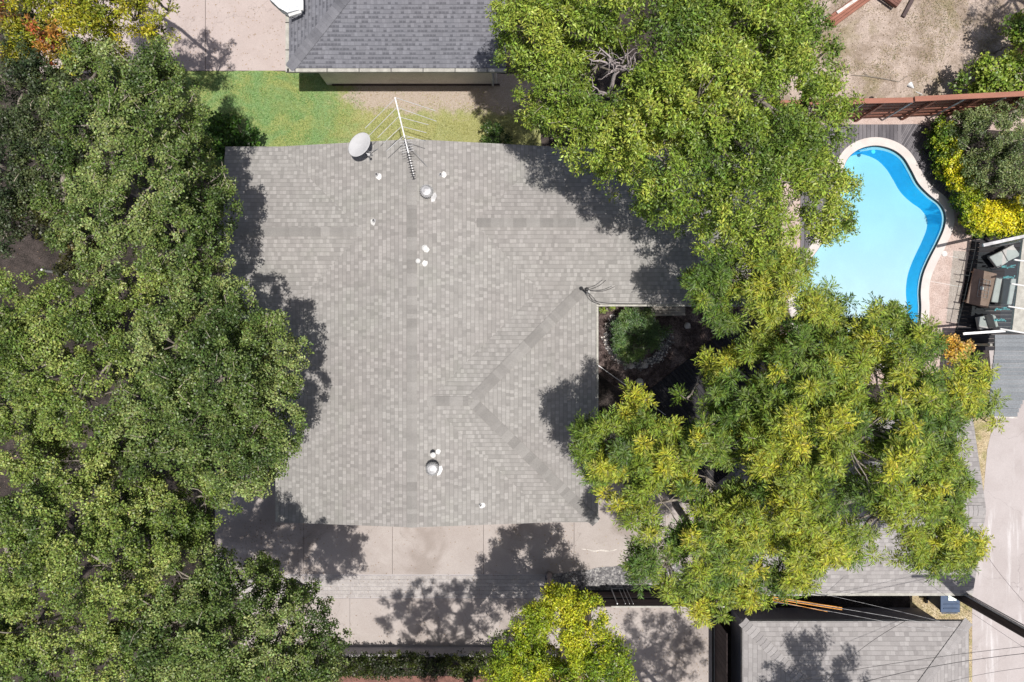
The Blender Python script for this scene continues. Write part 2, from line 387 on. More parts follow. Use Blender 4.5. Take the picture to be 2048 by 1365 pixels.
def smooth_loop(pts, n=8, closed=True):
    out = []; m = len(pts)
    for i in range(m if closed else m - 1):
        p0 = Vector(pts[(i - 1) % m] if closed or i > 0 else pts[i]); p1 = Vector(pts[i]); p2 = Vector(pts[(i + 1) % m])
        p3 = Vector(pts[(i + 2) % m] if closed or i + 2 < m else pts[i + 1])
        for k in range(n):
            t = k / n
            out.append(tuple(0.5 * ((2 * p1) + (-p0 + p2) * t + (2 * p0 - 5 * p1 + 4 * p2 - p3) * t * t + (-p0 + 3 * p1 - 3 * p2 + p3) * t ** 3)))
    if not closed: out.append(tuple(pts[-1]))
    return out
def offset_loop(pts, d):
    """offset a closed 2d loop outwards (counter-clockwise or not) by d"""
    n = len(pts); ar = sum(pts[i][0] * pts[(i + 1) % n][1] - pts[(i + 1) % n][0] * pts[i][1] for i in range(n))
    sgn = 1 if ar > 0 else -1; out = []
    for i in range(n):
        a = Vector(pts[i - 1][:2]); b = Vector(pts[(i + 1) % n][:2]); t = (b - a).normalized()
        out.append((pts[i][0] + t.y * d * sgn, pts[i][1] - t.x * d * sgn))
    return out

# ------------------------------------------------------------------ pool outline (needed for the holes in the ground)
pool_px = [(1749, 292), (1782, 299), (1806, 316), (1822, 342), (1836, 368), (1857, 390), (1880, 409), (1890, 430), (1888, 455), (1876, 484),
           (1857, 521), (1845, 551), (1840, 583), (1841, 620), (1836, 660), (1815, 700), (1770, 722), (1700, 722), (1640, 700), (1605, 660),
           (1592, 610), (1596, 568), (1612, 532), (1640, 492), (1664, 450), (1678, 405), (1682, 360), (1692, 322), (1716, 300)]
pool_in = smooth_loop([tuple(P(a, b)[:2]) for a, b in pool_px], 6)
pool_out = offset_loop(pool_in, 0.30)
pool_mid = offset_loop(pool_in, 0.15)

# ------------------------------------------------------------------ ground, roads, paving
BIG = 600
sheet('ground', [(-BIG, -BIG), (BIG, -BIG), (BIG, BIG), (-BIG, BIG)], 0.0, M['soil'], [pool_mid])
sheet('driveway', G([(60, -260), (900, -260), (900, 60), (760, 60), (700, 142), (352, 142), (60, 150)]), 0.012, M['conc_pink'])
mbj = MB()
for x0, y0, x1, y1 in ((411, -260, 411, 142),):
    a, b = P(x0, y0), P(x1, y1); mbj.box(((a.x + b.x) / 2, (a.y + b.y) / 2, 0.014), (0.014, abs(a.y - b.y), 0.006))
mbj.build('driveway_joint', M['soil'])['kind'] = 'structure'
sheet('lawn', ragged(G([(330, 143), (700, 143), (1075, 150), (1085, 345), (330, 345)]), 0.2, 0.02, 5), 0.016, M['lawn'])
# south drive: separate slabs with open joints
def slabs(name, xs, y0, y1, z, mat, tops=None, gap=0.7):
    mb = MB()
    for i in range(len(xs) - 1):
        a = P(xs[i] + gap / 2, y0); b = P(xs[i + 1] - gap / 2, y1)
        mb.prism([(a.x, a.y), (b.x, a.y), (b.x, b.y), (a.x, b.y)], z - 0.08, z, rnd.random())
    return tag(mb.build(name, mat), kind='structure')
slabs('south_driveway', [430, 608, 785, 967, 1148, 1330, 1500], 940, 1149, 0.03, M['conc'])
slabs('lower_driveway', [480, 700, 1120], 1196.5, 1296, 0.03, M['conc'], gap=0.5)
slabs('parking_pad', [1182, 1424], 1150, 1500, 0.028, M['conc'])
slabs('side_path', [1200, 1500], 860, 938, 0.02, M['conc'])
sheet('paver_bed', G([(440, 1149), (1190, 1149), (1190, 1197), (440, 1197)]), .016, M['stucco_grey'])
mb = MB()      # the strip of small pavers
px0 = P(470, 1151); px1 = P(1185, 1195); w = 0.135
rows = int(round((px0.y - px1.y) / w)); cols = int((px1.x - px0.x) / (w * 1.05))
for r in range(rows):
    for c in range(cols):
        x = px0.x + (c + 0.5 * (r % 2)) * w * 1.05; y = px0.y - (r + 0.5) * w
        j = rnd.uniform(-.004, .004)
        mb.box((x + j, y + j, 0.003 + rnd.uniform(0, .004)), (w * 1.05 - 0.014, w - 0.014, 0.05), 0, min(1, max(0, rnd.gauss(.55, .3))))
tag(mb.build('paver_strip', M['paver']), kind='structure')
sheet('alley', G([(1968, 600), (2500, 600), (2500, 1800), (1944, 1800), (1944, 1187), (1960, 1060), (1974, 900), (1990, 830)]), 0.012, M['conc_alley'])
sheet('verge', ragged(G([(1890, 780), (1992, 780), (1978, 900), (1962, 1060), (1945, 1187), (1945, 1400), (1820, 1400), (1820, 1100)]), .15, .03, 8), 0.008, M['drygrass'])
sheet('pool_deck', G([(1560, 262), (1900, 262), (1960, 480), (1940, 600), (1916, 760), (1560, 780)]), 0.02, M['aggregate'], [pool_mid])
sheet('bare_yard', G([(1560, -400), (2500, -400), (2500, 245), (1560, 245)]), 0.010, M['dirt'])
sheet('fence_strip', ragged(G([(1560, 236), (2100, 232), (2100, 262), (1560, 262)]), .3, .02, 3), 0.026, M['aggregate'])
sheet('gravel_bed', ragged(G([(1090, 1150), (1160, 1140), (1270, 1128), (1440, 1130), (1440, 1190), (1090, 1190)]), .2, .03, 9), 0.042, M['pebble'])

# joints in the pool deck
mb = MB()
for a, b in (((1855, 562), (1925, 575)), ((1850, 668), (1915, 690)), ((1893, 512), (1915, 516))):
    p, q = P(*a), P(*b); mb.bar((p.x, p.y, .022), (q.x, q.y, .022), .02, .004)
tag(mb.build('deck_joint', M['coping']), kind='structure')

# ------------------------------------------------------------------ roofs
def roof_faces(name_parts, faces, mat, root, thick=0.16, trim='trim'):
    """faces: list of (points, eave direction). Builds the part 'roof' with course-aligned UVs and the part 'fascia'"""
    mb = MB(); edges = {}
    sk = MB()
    for pts, ev in faces:
        pts = [Vector(p) for p in pts]
        n = (pts[1] - pts[0]).cross(pts[2] - pts[0])
        # robust normal
        n = Vector((0, 0, 0))
        for i in range(len(pts)):
            a, b = pts[i], pts[(i + 1) % len(pts)]
            n += a.cross(b)
        n.normalize()
        if n.z < 0: pts.reverse(); n = -n
        e = Vector(ev).normalized(); vup = n.cross(e).normalized()
        if vup.z < 0: vup = -vup
        mb.face(pts, [(p.dot(e), p.dot(vup)) for p in pts])
        sk.face([Vector((p.x, p.y, p.z - thick)) for p in reversed(pts)])
        key = lambda p: (round(p.x, 3), round(p.y, 3), round(p.z, 3))
        for i in range(len(pts)):
            a, b = key(pts[i]), key(pts[(i + 1) % len(pts)])
            edges.setdefault(tuple(sorted((a, b))), []).append((pts[i], pts[(i + 1) % len(pts)]))
    for k, l in edges.items():
        if len(l) == 1:
            a, b = l[0]; d = Vector((0, 0, thick))
            sk.face([a - Vector((0, 0, .004)), a - d, b - d, b - Vector((0, 0, .004))])
    r = mb.build('roof', mat, root)
    sk.build('fascia', M[trim], root)
    return r
def caps(mb, a, b, sl, sr, width=0.33, expo=0.143, seed=0, lift=0.02):
    """folded ridge or hip caps from a (low) to b; sl / sr: slope drop per metre on each side"""
    r = random.Random(seed); a, b = Vector(a), Vector(b); L = (b - a).length; d = (b - a) / L
    h = Vector((d.x, d.y, 0)).normalized(); side = Vector((-h.y, h.x, 0)); n = int(L / expo); w = width / 2
    tone = r.random(); left = 0
    for i in range(n):
        if left <= 0: tone = r.random(); left = r.choice([1, 1, 1, 2, 2, 3])
        left -= 1
        p = a + d * (i * expo); q = a + d * ((i + 1) * expo + 0.02)
        z0 = Vector((0, 0, lift + 0.012)); z1 = Vector((0, 0, lift - 0.002)); tt = min(1, max(0, tone + r.uniform(-.12, .12)))
        L0 = p + side * w - Vector((0, 0, sl * w)); L1 = q + side * w - Vector((0, 0, sl * w))
        R0 = p - side * w - Vector((0, 0, sr * w)); R1 = q - side * w - Vector((0, 0, sr * w))
        mb.face([p + z0, q + z1, L1 + z1, L0 + z0], tone=tt); mb.face([q + z1, p + z0, R0 + z0, R1 + z1], tone=tt)
        mb.face([L0 + z0, L0, p, p + z0], tone=tt); mb.face([p + z0, p, R0, R0 + z0], tone=tt)

ZE, S = 2.6, 0.2
zz = lambda h: ZE + S * h
house = thing('shingled_house', (-2.5, 0, 0), 'large single-storey house with weathered pale grey shingle roof in the middle of the lot', 'house')
XR = -3.15; XW = -7.66; XE = 1.36; YN = 6.38; YS = -5.95; zr = zz(4.51)
WX = -9.40; EX = 7.9
A = dict(rn=(XR, 6.36, zr), rs=(XR, -5.87, zr), nw=(XW, YN, ZE), wj=(-4.77, 3.49, zz(2.89)), sw=(XW, .6, ZE), ws=(XW, YS, ZE), es=(XE, YS, ZE),
         sj=(-2.69, -1.9, zz(4.05)), nj=(.89, 1.68, zz(.47)), ej=(-1.225, 3.795, zz(2.585)), ne=(XE, YN, ZE),
         wn=(WX, YN, ZE), wr=(WX, 3.49, zz(2.89)), wsw=(WX, .6, ZE), en=(EX, YN, ZE), er=(EX, 3.795, zz(2.585)), esx=(EX, 1.21, ZE),
         c=(2.77, 1.21, ZE), hj=(2.30, 1.68, zz(.47)), hr=(-1.28, -1.9, zz(4.05)), hs=(2.77, YS, ZE))
g = lambda s: [A[k] for k in s.split()]
X_, Y_ = (1, 0, 0), (0, 1, 0)
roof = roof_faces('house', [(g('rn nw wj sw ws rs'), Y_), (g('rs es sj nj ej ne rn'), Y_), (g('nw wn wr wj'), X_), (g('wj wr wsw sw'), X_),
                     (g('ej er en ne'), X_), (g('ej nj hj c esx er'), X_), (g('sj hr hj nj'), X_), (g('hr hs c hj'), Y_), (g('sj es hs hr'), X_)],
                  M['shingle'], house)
mb = MB()
caps(mb, A['rs'], A['rn'], S, S, 0.32, seed=3)
caps(mb, A['wr'], A['wj'], S, S, 0.30, seed=4); caps(mb, A['er'], A['ej'], S, S, 0.30, seed=9)
caps(mb, A['sj'], A['hr'], S, S, 0.30, seed=6)
caps(mb, A['hj'], A['hr'], .14, .14, 0.36, seed=7); caps(mb, A['hs'], A['hr'], .14, .14, 0.36, seed=8)
mb.build('ridge_cap', M['cap'], roof)
# walls, set 0.5 m inside the eaves
mb = MB()
def wallbox(mb, x0, y0, x1, y1, z1=2.48): mb.box(((x0 + x1) / 2, (y0 + y1) / 2, z1 / 2), (abs(x1 - x0), abs(y1 - y0), z1))
foot = [(XW + .5, YS + .5), (2.27, YS + .5), (2.27, 1.71), (EX - .4, 1.71), (EX - .4, YN - .4), (WX + .4, YN - .4), (WX + .4, 1.1), (XW + .5, 1.1)]
mb.prism(foot, 0, 2.42); mb.build('wall', M['siding'], house)
mb = MB()   # gutters seen along the courtyard eaves and the south-west eave
mb.bar((2.81, YS, 2.52), (2.81, 1.13, 2.52), .06, .08); mb.build('gutter', M['trim'], house)
mb = MB(); mb.bar((2.78, 1.17, 2.52), (EX, 1.17, 2.52), .06, .08); mb.build('gutter', M['trim'], house); mb = MB()
mb.bar((XW - .06, YS, 2.53), (XW - .06, .6, 2.53), .1, .09)
mb.build('gutter', M['trim'], house)
mb = MB()   # pale plank cladding under the courtyard eave
for i in range(7): mb.box((5.3 + i * .0, 1.55 - i * .1, .35 - i * .0), (1.9, .085, .06), .02, rnd.random())
tag(mb.build('timber_step', M['siding']), 'pale plank step below the eave at the top of the courtyard', 'step')

def roofz(x, y=0): return ZE + S * (4.51 - abs(x - XR))
def at_roof(px, py, dz=0.0):
    z = 3.2
    for _ in range(6):
        p = P(px, py, z + dz); z = roofz(p.x)
    return Vector((p.x, p.y, z))
def turbine(px, py, label):
    b = at_roof(px, py, .45)
    mb = MB(); mb.lathe((b.x, b.y, b.z - .06), [(.115, 0), (.115, .25)], 18)
    q = [(b.x + .21 + dx, b.y - .11 + dy) for dx, dy in ((-.1, -.17), (.0, -.13), (.07, .03), (.04, .15), (-.12, .1))]
    mb.idx([(x, y, roofz(x) + .014) for x, y in q], [tuple(range(5))])
    t = mb.build('turbine_vent', M['galv'], roof); t['label'] = label
    dm = MB(); fm = MB(); n = 20
    dm.lathe((b.x, b.y, b.z + .19), [(.14, 0), (.19, .05), (.205, .11), (.19, .19), (.14, .245), (.05, .265)], n)
    for j in range(n):   # curved fins
        a = 2 * math.pi * j / n
        pts = []
        for k in range(5):
            u = k / 4; ang = a + .35 * u; rr = .148 + .066 * math.sin(math.pi * (.15 + .75 * u)) ; zf = b.z + .19 + .255 * u
            pts.append((b.x + rr * math.cos(ang), b.y + rr * math.sin(ang), zf))
        fm.tube(pts, .009, 4)
    dm.build('turbine_head', M['galv'], t); fm.build('fins', M['white'], t)
turbine(852, 381, 'round white turbine vent near the top of the ridge')
turbine(864, 940, 'round white turbine vent in the lower half of the roof')
def pipe_vent(px, py, label, h=.2, r=.045, fx=.05, fy=-.05, cap=False):
    b = at_roof(px, py, .1)
    mb = MB(); rr = random.Random(px)
    loop = [(b.x + fx + math.cos(a) * rr.uniform(.06, .11), b.y + fy + math.sin(a) * rr.uniform(.075, .14)) for a in [i * math.pi / 5 for i in range(10)]]
    mb.idx([(x, y, roofz(x) + .012) for x, y in loop], [tuple(range(10))])
    f = mb.build('pipe_vent', M['white'], roof); f['label'] = label
    pb = MB(); n = 14
    pb.lathe((b.x, b.y, b.z - .03), [(r * 1.35, 0), (r * 1.35, h * .4), (r, h * .45), (r, h), (r * .78, h), (r * .78, h - .12)] if not cap else
             [(r * 1.2, 0), (r * 1.2, h), (r * 1.9, h), (r * 1.9, h + .05), (r * .6, h + .09)], n)
    pb.build('pipe', M['white'] if cap else M['galv'], f)
    if not cap:
        db = MB(); db.lathe((b.x, b.y, b.z + h - .06), [(r * .77, 0), (r * .5, .001)], 12); db.build('pipe_mouth', M['black'], f)
pipe_vent(753, 349, 'white pipe flashing left of the antenna tip', .16)
pipe_vent(881, 349, 'white pipe flashing right of the antenna tip', .16, fx=.09, fy=0)
pipe_vent(747, 441, 'white pipe flashing at the inner end of the left wing ridge', .16, fx=-.03)
pipe_vent(850, 497, 'capped white pipe vent just right of the main ridge', .18, .05, .03, -.03, True)
pipe_vent(838, 524, 'capped white pipe vent standing on the main ridge beside a white flashing', .3, .04, .17, -.04, True)
pipe_vent(868, 908, 'capped white pipe vent directly above the lower turbine vent', .35, .045, .12, .05, True)
pipe_vent(961, 1012, 'black-mouthed pipe vent near the bottom eave', .12, .04, .06, -.01)

# dish
dr = thing('satellite_dish', at_roof(745, 312), 'white oval satellite dish on a strut mount at the top edge of the roof', 'satellite dish')
dc = P(719, 290, 4.1); nrm = Vector((-.42, .27, .87)).normalized()
Rm = nrm.to_track_quat('Z', 'X').to_matrix()
mb = MB(); mb.lathe(dc, [(.01, -.055), (.15, -.045), (.30, -.018), (.405, .012), (.413, .018), (.40, .018), (.30, -.006), (.15, -.032), (.01, -.042)], 40, rot=Rm)
mb.build('reflector', m_plain('dish paint', (0.52, 0.52, 0.53), 0.45, 0, 0.3, 0.04), dr, smooth=True)
mb = MB(); mb.tube([at_roof(745, 312) - Vector((0, 0, .02)), at_roof(745, 312) + Vector((-.02, 0, .45)), dc - nrm * .09], .024, 8)
mb.build('mast', M['galv'], dr)
mb = MB()
f0 = at_roof(745, 312) + Vector((-.02, 0, .42))
for a, b in (((740, 326)), ((756, 298))): mb.tube([f0, at_roof(a, b) + Vector((0, 0, .01))], .011, 6)
mb.build('strut', M['galv'], dr)
mb = MB(); mb.box(dc - nrm * .12, (.12, .12, .09), rot=Rm); mb.build('bracket', M['black'], dr)
mb = MB(); low = dc + Rm @ Vector((0, -.36, .02)); fe = dc + nrm * .1 + Vector((.05, .0, 0))
mb.tube([dc - nrm * .08, dc - nrm * .05 + Vector((.2, -.24, -.1)), dc + Vector((.29, -.31, -.02))], .012, 6); mb.box(dc + Vector((.29, -.31, 0)), (.07, .07, .1))
mb.build('feed_arm', M['galv'], dr)

# tv antenna
ar = thing('television_antenna', (P(815, 268, 3.6).x, P(815, 268, 3.6).y - .12, 3.4), 'long aluminium rooftop television antenna with swept rods over the top gable', 'antenna')
b0, b1 = P(790, 195, 5.0), P(828, 352, 4.55)
bd = (b1 - b0); sd = Vector((-bd.y, bd.x, 0)).normalized()
mb = MB(); mb.bar(b0, b1, .035, .03); mb.build('boom', M['alu'], ar)
mp = b0.lerp(b1, .52); mb = MB()
mb.tube([mp + Vector((0, 0, .12)), (mp.x, mp.y, roofz(mp.x) - .02)], .02, 8)
mb.tube([(mp.x, mp.y, mp.z - .5), (mp.x + .5, mp.y - .5, roofz(mp.x + .5) + .01)], .008, 5)
mb.build('mast', M['galv'], ar)
zz_ = lambda z: z
els = [((792, 196), (730, 257), (871, 222)), ((794, 215), (738, 272), (873, 243)), ((797, 234), (755, 276), (857, 250)),
       ((803, 253), (767, 287), (853, 266)), ((808, 271), (772, 303), (851, 283))]
for c, l, r_ in els:
    for e in (l, r_):
        mb = MB(); z = 4.93 - (c[1] - 196) / 160 * .4
        mb.tube([P(c[0], c[1], z), P(*e, z + .02)], .009, 6); mb.build('rod', M['alu'], ar)
for i in range(15):
    u = .52 + i * .0335; c = b0.lerp(b1, u); hl = .19 if i < 6 else .06 + .02 * (i % 2)
    mb = MB(); mb.tube([c + sd * hl + Vector((0, 0, .02)), c - sd * hl + Vector((0, 0, .02))], .007 if i < 6 else .011, 6)
    if i >= 6: mb.box(c + Vector((0, 0, .03)), (.05, .03, .04))
    mb.build('director', M['alu'] if i < 6 else M['black'], ar)

# service mast at the courtyard corner
sb = P(1180, 590, 3.0); sm = thing('service_mast', (sb.x, sb.y, 2.7), 'grey electric service mast with black cowl and loose cables at the courtyard roof corner', 'service mast')
mb = MB(); mb.tube([(2.45, 1.55, 2.62), (2.45, 1.55, 3.35), (2.40, 1.6, 3.45)], .035, 10); mb.build('conduit', M['white'], sm)
mb = MB(); mb.lathe((2.36, 1.63, 3.4), [(.05, 0), (.07, .05), (.055, .13), (.02, .15)], 12); mb.build('cowl', M['black'], sm)
mb = MB()
for e in (((2.35, 1.6, 3.4), (2.6, 1.4, 3.1), (2.8, 1.27, 2.85), (3.4, 1.22, 2.72), (4.6, 1.21, 2.7)), ((2.35, 1.6, 3.4), (2.75, 1.75, 3.2), (3.0, 1.95, 3.15)),
          ((2.35, 1.6, 3.4), (2.9, 1.6, 3.1), (3.3, 1.75, 3.05)), ((2.4, 1.6, 3.3), (2.6, 1.3, 2.9), (2.86, 1.2, 2.66), (2.9, 1.1, 2.0))):
    mb.tube(smooth_loop(e, 5, False), .01, 5)
mb.build('cable', M['rubber'], sm)

# neighbour's house at the top
nb = thing('neighbour_house', (-2, 11, 0), 'house at the top with dark blue grey hipped shingle roof and long plain stucco wall', 'house')
x0 = P(578, 137, 2.6).x; y0 = P(578, 137, 2.6).y; x1 = P(1012, 137, 2.6).x; sN = .33
hgt = 5.2
c_sw = (x0, y0, ZE); c_se = (x1, y0, ZE); r0 = (x0 + 4.6, y0 + 4.6, ZE + sN * 4.6); r1 = (x1, y0 + 4.6, ZE + sN * 4.6)
c_nw = (x0, y0 + 9.2, ZE); c_ne = (x1, y0 + 9.2, ZE)
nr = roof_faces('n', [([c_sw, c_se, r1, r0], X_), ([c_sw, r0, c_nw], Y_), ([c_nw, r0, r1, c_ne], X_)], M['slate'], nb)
mb = MB(); caps(mb, c_sw, r0, .23, .23, .36, seed=21); caps(mb, r0, r1, sN, sN, .33, seed=22); mb.build('ridge_cap', M['cap_slate'], nr)
mb = MB(); mb.prism([(x0 + .56, y0 + .42), (x1 - .35, y0 + .42), (x1 - .35, y0 + 8.8), (x0 + .56, y0 + 8.8)], 0, 2.44); nw_ = mb.build('wall', M['stucco'], nb)
mb = MB(); mb.box(((x0 + x1) / 2 + .25, y0 + .41, .06), (x1 - x0 - 1, .03, .14)); mb.build('plinth', M['brownwood'], nb)
mb = MB(); mb.bar((x0 - .06, y0 - .06, 2.55), (x1, y0 - .06, 2.55), .11, .1); mb.bar((x0 - .06, y0 - .115, 2.55), (x0 - .06, y0 + 2.2, 2.55), .11, .1)
gt = mb.build('gutter', M['trim'], nb)
for i in range(8): mb = MB(); mb.box((x0 + .2 + i * 1.05, y0 - .06, 2.605), (.025, .12, .012)); mb.build('gutter_clip', M['black'], gt)
for i in range(2): mb = MB(); mb.box((x0 - .06, y0 + .6 + i * .9, 2.605), (.12, .025, .012)); mb.build('gutter_clip', M['black'], gt)
mb = MB(); mb.box((P(982, 149, 1.2).x, y0 + .41, 1.3), (.14, .03, .12)); mb.build('wall_box', M['black'], nb)
mb = MB(); mb.tube([(x1 - .5, y0 + .38, 2.4), (x1 - .5, y0 + .38, .1)], .04, 8); mb.build('downpipe', M['white'], nb)
mb = MB(); q = [P(538, -60, 2.9), P(604, -60, 2.9), P(603, 22, 2.9), P(578, 30, 2.9), P(562, 22, 2.9), P(540, 2, 2.9)]
mb.idx([(p.x, p.y, 2.9 + .05 * i) for i, p in enumerate(q)] + [(p.x, p.y, 2.7) for p in q], [(0, 5, 4, 3, 2, 1)] + [(i, (i + 1) % 6, 6 + (i + 1) % 6, 6 + i) for i in range(6)])
mb.build('porch_roof', M['whiteroof'], nb)
mb = MB(); mb.bar(P(603, -60, 3.12), P(603, 22, 3.12), .13, .08); mb.bar(P(603, 24, 3.1), P(578, 32, 3.1), .09, .08); mb.build('porch_trim', M['white'], nb)

# garage with hipped pale roof, bottom right
ga = thing('hipped_garage', (11.3, -12, 0), 'garage at the bottom right corner with pale hipped shingle roof beside the alley', 'garage')
a0 = P(1485, 1243, 2.6); a1 = P(1938, 1243, 2.6); yb = a0.y - 7.4; s2 = .28; hw = 3.7
f1 = (a0.x, a0.y, ZE); f2 = (a1.x, a0.y, ZE); f3 = (a1.x, yb, ZE); f4 = (a0.x, yb, ZE)
q1 = (a0.x + hw, a0.y - hw, ZE + s2 * hw); q2 = (a1.x - hw, a0.y - hw, ZE + s2 * hw)
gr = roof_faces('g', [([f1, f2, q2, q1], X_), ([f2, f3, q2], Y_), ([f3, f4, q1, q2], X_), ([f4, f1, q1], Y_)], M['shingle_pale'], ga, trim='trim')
mb = MB(); caps(mb, f1, q1, .2, .2, .34, .15, 31); caps(mb, f2, q2, .2, .2, .34, .15, 32); caps(mb, q1, q2, s2, s2, .33, .15, 33); mb.build('ridge_cap', M['cap_pale'], gr)
mb = MB(); mb.prism([(a0.x + .45, a0.y - .57), (a1.x - .1, a0.y - .57), (a1.x - .1, yb + .5), (a0.x + .45, yb + .5)], 0, 2.43); mb.build('wall', M['stucco_grey'], ga)

# garage B
gb = thing('gabled_garage', (11.3, -5, 0), 'garage under the yellow green tree with pale grey shingle roof and straight bottom eave', 'garage')
b0_ = P(1500, 1187, 2.6); b1_ = P(1946, 1187, 2.6); yt = P(1900, 838, 2.6).y; ym = (yt + b0_.y) / 2; zb = ZE + .22 * (yt - b0_.y) / 2
k1 = (b0_.x, b0_.y, ZE); k2 = (b1_.x, b0_.y, ZE); k3 = (b1_.x, ym, zb); k4 = (b0_.x, ym, zb); k5 = (b1_.x, yt, ZE); k6 = (b0_.x, yt, ZE)
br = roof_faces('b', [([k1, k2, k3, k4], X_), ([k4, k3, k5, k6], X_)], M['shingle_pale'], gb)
mb = MB(); caps(mb, k4, k3, .22, .22, .33, .15, 41); mb.build('ridge_cap', M['cap_pale'], br)
mb = MB(); mb.prism([(b0_.x + .3, b0_.y + .4), (b1_.x - .25, b0_.y + .4), (b1_.x - .25, yt - .4), (b0_.x + .3, yt - .4)], 0, 2.42); mb.build('wall', M['stucco_grey'], gb)
mb = MB(); mb.bar((b0_.x, b0_.y - .05, 2.52), (b1_.x, b0_.y - .05, 2.52), .09, .09); mb.build('gutter', M['trim'], gb)

# ------------------------------------------------------------------ pool
pc = P(1740, 500)
pool = thing('swimming_pool', (pc.x, pc.y, 0), 'kidney-shaped swimming pool of pale blue water with cream coping', 'pool')
mb = MB(); n = len(pool_in)
for i in range(n):
    j = (i + 1) % n; a, b = pool_in[i], pool_in[j]; c, d = pool_out[i], pool_out[j]
    a2, b2 = offset_loop(pool_in, -.02)[i] if False else a, b
    T = .055
    mb.face([(a[0], a[1], T), (c[0], c[1], T), (d[0], d[1], T), (b[0], b[1], T)])
    mb.face([(c[0], c[1], T), (c[0], c[1], -.02), (d[0], d[1], -.02), (d[0], d[1], T)])
    mb.face([(a[0], a[1], -.03), (a[0], a[1], T), (b[0], b[1], T), (b[0], b[1], -.03)])
mb.build('coping', M['coping'], pool)
mb = MB()
def fdepth(x, y):
    # deep at the narrow top end, shallow at the bottom
    t = (y - P(0, 720).y) / (P(0, 292).y - P(0, 720).y)
    return -(0.30 + 0.62 * t)
ins = offset_loop(pool_in, -.02); floor_in = []
for i_, p_ in enumerate(pool_in):
    q_ = offset_loop([pool_in[i_ - 1], p_, pool_in[(i_ + 1) % n]], -1.0)[1] if False else None
_o = offset_loop(pool_in, -1.0)
for p_, q_ in zip(pool_in, _o):      # the wall slopes in most along the curved east side
    dx_, dy_ = q_[0] - p_[0], q_[1] - p_[1]; k_ = .06 + .17 * max(0, min(1, -dx_ * 1.4)); floor_in.append((p_[0] + dx_ * k_, p_[1] + dy_ * k_))
for i in range(n):
    j = (i + 1) % n; a, b = pool_in[i], pool_in[j]; e, f = floor_in[i], floor_in[j]
    mb.face([(a[0], a[1], -.03), (b[0], b[1], -.03), (f[0], f[1], fdepth(*f)), (e[0], e[1], fdepth(*e))])
mb.build('pool_wall', M['poolwall'], pool, smooth=True)
mb = MB()   # dark waterline tile
for i in range(n):
    j = (i + 1) % n; a, b = ins[i], ins[j]
    mb.face([(a[0], a[1], .02), (b[0], b[1], .02), (b[0], b[1], -.12), (a[0], a[1], -.12)])
mb.build('waterline_tile', M['black'], pool)
me_o = sheet('pool_floor', [(p[0] - pc.x, p[1] - pc.y) for p in floor_in], 0, M['poolfloor'], kind=None)
for v in me_o.data.vertices: v.co.z = fdepth(v.co.x + pc.x, v.co.y + pc.y)
me_o.parent = pool
def closed_fill(name, loop, z0f, z1, mat, parent):
    bm = bmesh.new(); top = [bm.verts.new((p[0] - pc.x, p[1] - pc.y, z1)) for p in loop]
    bot = [bm.verts.new((p[0] - pc.x, p[1] - pc.y, z0f(*p))) for p in loop]
    bm.faces.new(top); bm.faces.new(list(reversed(bot))); m = len(loop)
    for i in range(m): bm.faces.new((top[i], bot[i], bot[(i + 1) % m], top[(i + 1) % m]))
    bmesh.ops.recalc_face_normals(bm, faces=bm.faces[:])
    bmesh.ops.triangulate(bm, faces=[f for f in bm.faces if len(f.verts) > 4])
    me = bpy.data.meshes.new(name); bm.to_mesh(me); bm.free(); me.materials.append(mat)
    o = bpy.data.objects.new(name, me); COL.objects.link(o); o.parent = parent; return o
closed_fill('water', offset_loop(pool_in, -.035), lambda x, y: fdepth(x, y) - .1, -.045, M['water'], pool)
mb = MB(); d0 = P(1749, 301); mb.lathe((d0.x, d0.y - .03, -.1), [(.075, 0), (.075, .02), (.05, .02)], 16); mb.build('return_fitting', M['poolwall'], pool)
l0 = P(1888, 508); mb = MB(); mb.lathe((l0.x, l0.y, .02), [(.105, 0), (.105, .018), (.09, .026), (.02, .026)], 24)
tag(mb.build('skimmer_lid', M['white']), 'round white skimmer lid set in the aggregate deck beside the pool', 'skimmer lid')

# timber deck boards round the pool's top and right side
mb = MB()
out_px = pool_out
def coping_y(x):
    ys = [p[1] for i, p in enumerate(pool_out) for q in [pool_out[(i + 1) % n]] if min(p[0], q[0]) <= x <= max(p[0], q[0])]
    return max(ys) if ys else None
xa, xb = P(1600, 0).x, P(1800, 0).x; bw = .142; ytop = P(0, 250).y; x = xa
while x < xb:
    yb_ = coping_y(x + bw / 2); yb_ = (yb_ if yb_ is not None else P(0, 420).y) - .12
    mb.box((x + bw / 2, (ytop + yb_) / 2, .036), (bw - .012, ytop - yb_, .025), 0, rnd.random()); x += bw
arc = smooth_loop([tuple(P(a, b)[:2]) for a, b in [(1786, 281), (1811, 294), (1832, 318), (1843, 345), (1856, 366), (1880, 384), (1902, 402)]], 5, False)
arc2 = smooth_loop([tuple(P(a, b)[:2]) for a, b in [(1800, 250), (1838, 250), (1862, 262), (1880, 310), (1892, 340), (1902, 358), (1914, 392)]], 5, False)
for i in range(len(arc) - 1):
    for h in range(2):
        t0, t1 = h / 2 + .03, (h + 1) / 2 - .03
        a0_ = Vector(arc[i]).lerp(Vector(arc[i + 1]), t0); a1_ = Vector(arc[i]).lerp(Vector(arc[i + 1]), t1)
        c0 = Vector(arc2[i]).lerp(Vector(arc2[i + 1]), t0); c1 = Vector(arc2[i]).lerp(Vector(arc2[i + 1]), t1)
        mb.prism([a0_.lerp(c0, -.1), a1_.lerp(c1, -.1), c1, c0], .025, .048, rnd.random())
tag(mb.build('timber_deck', M['deck']), kind='structure')
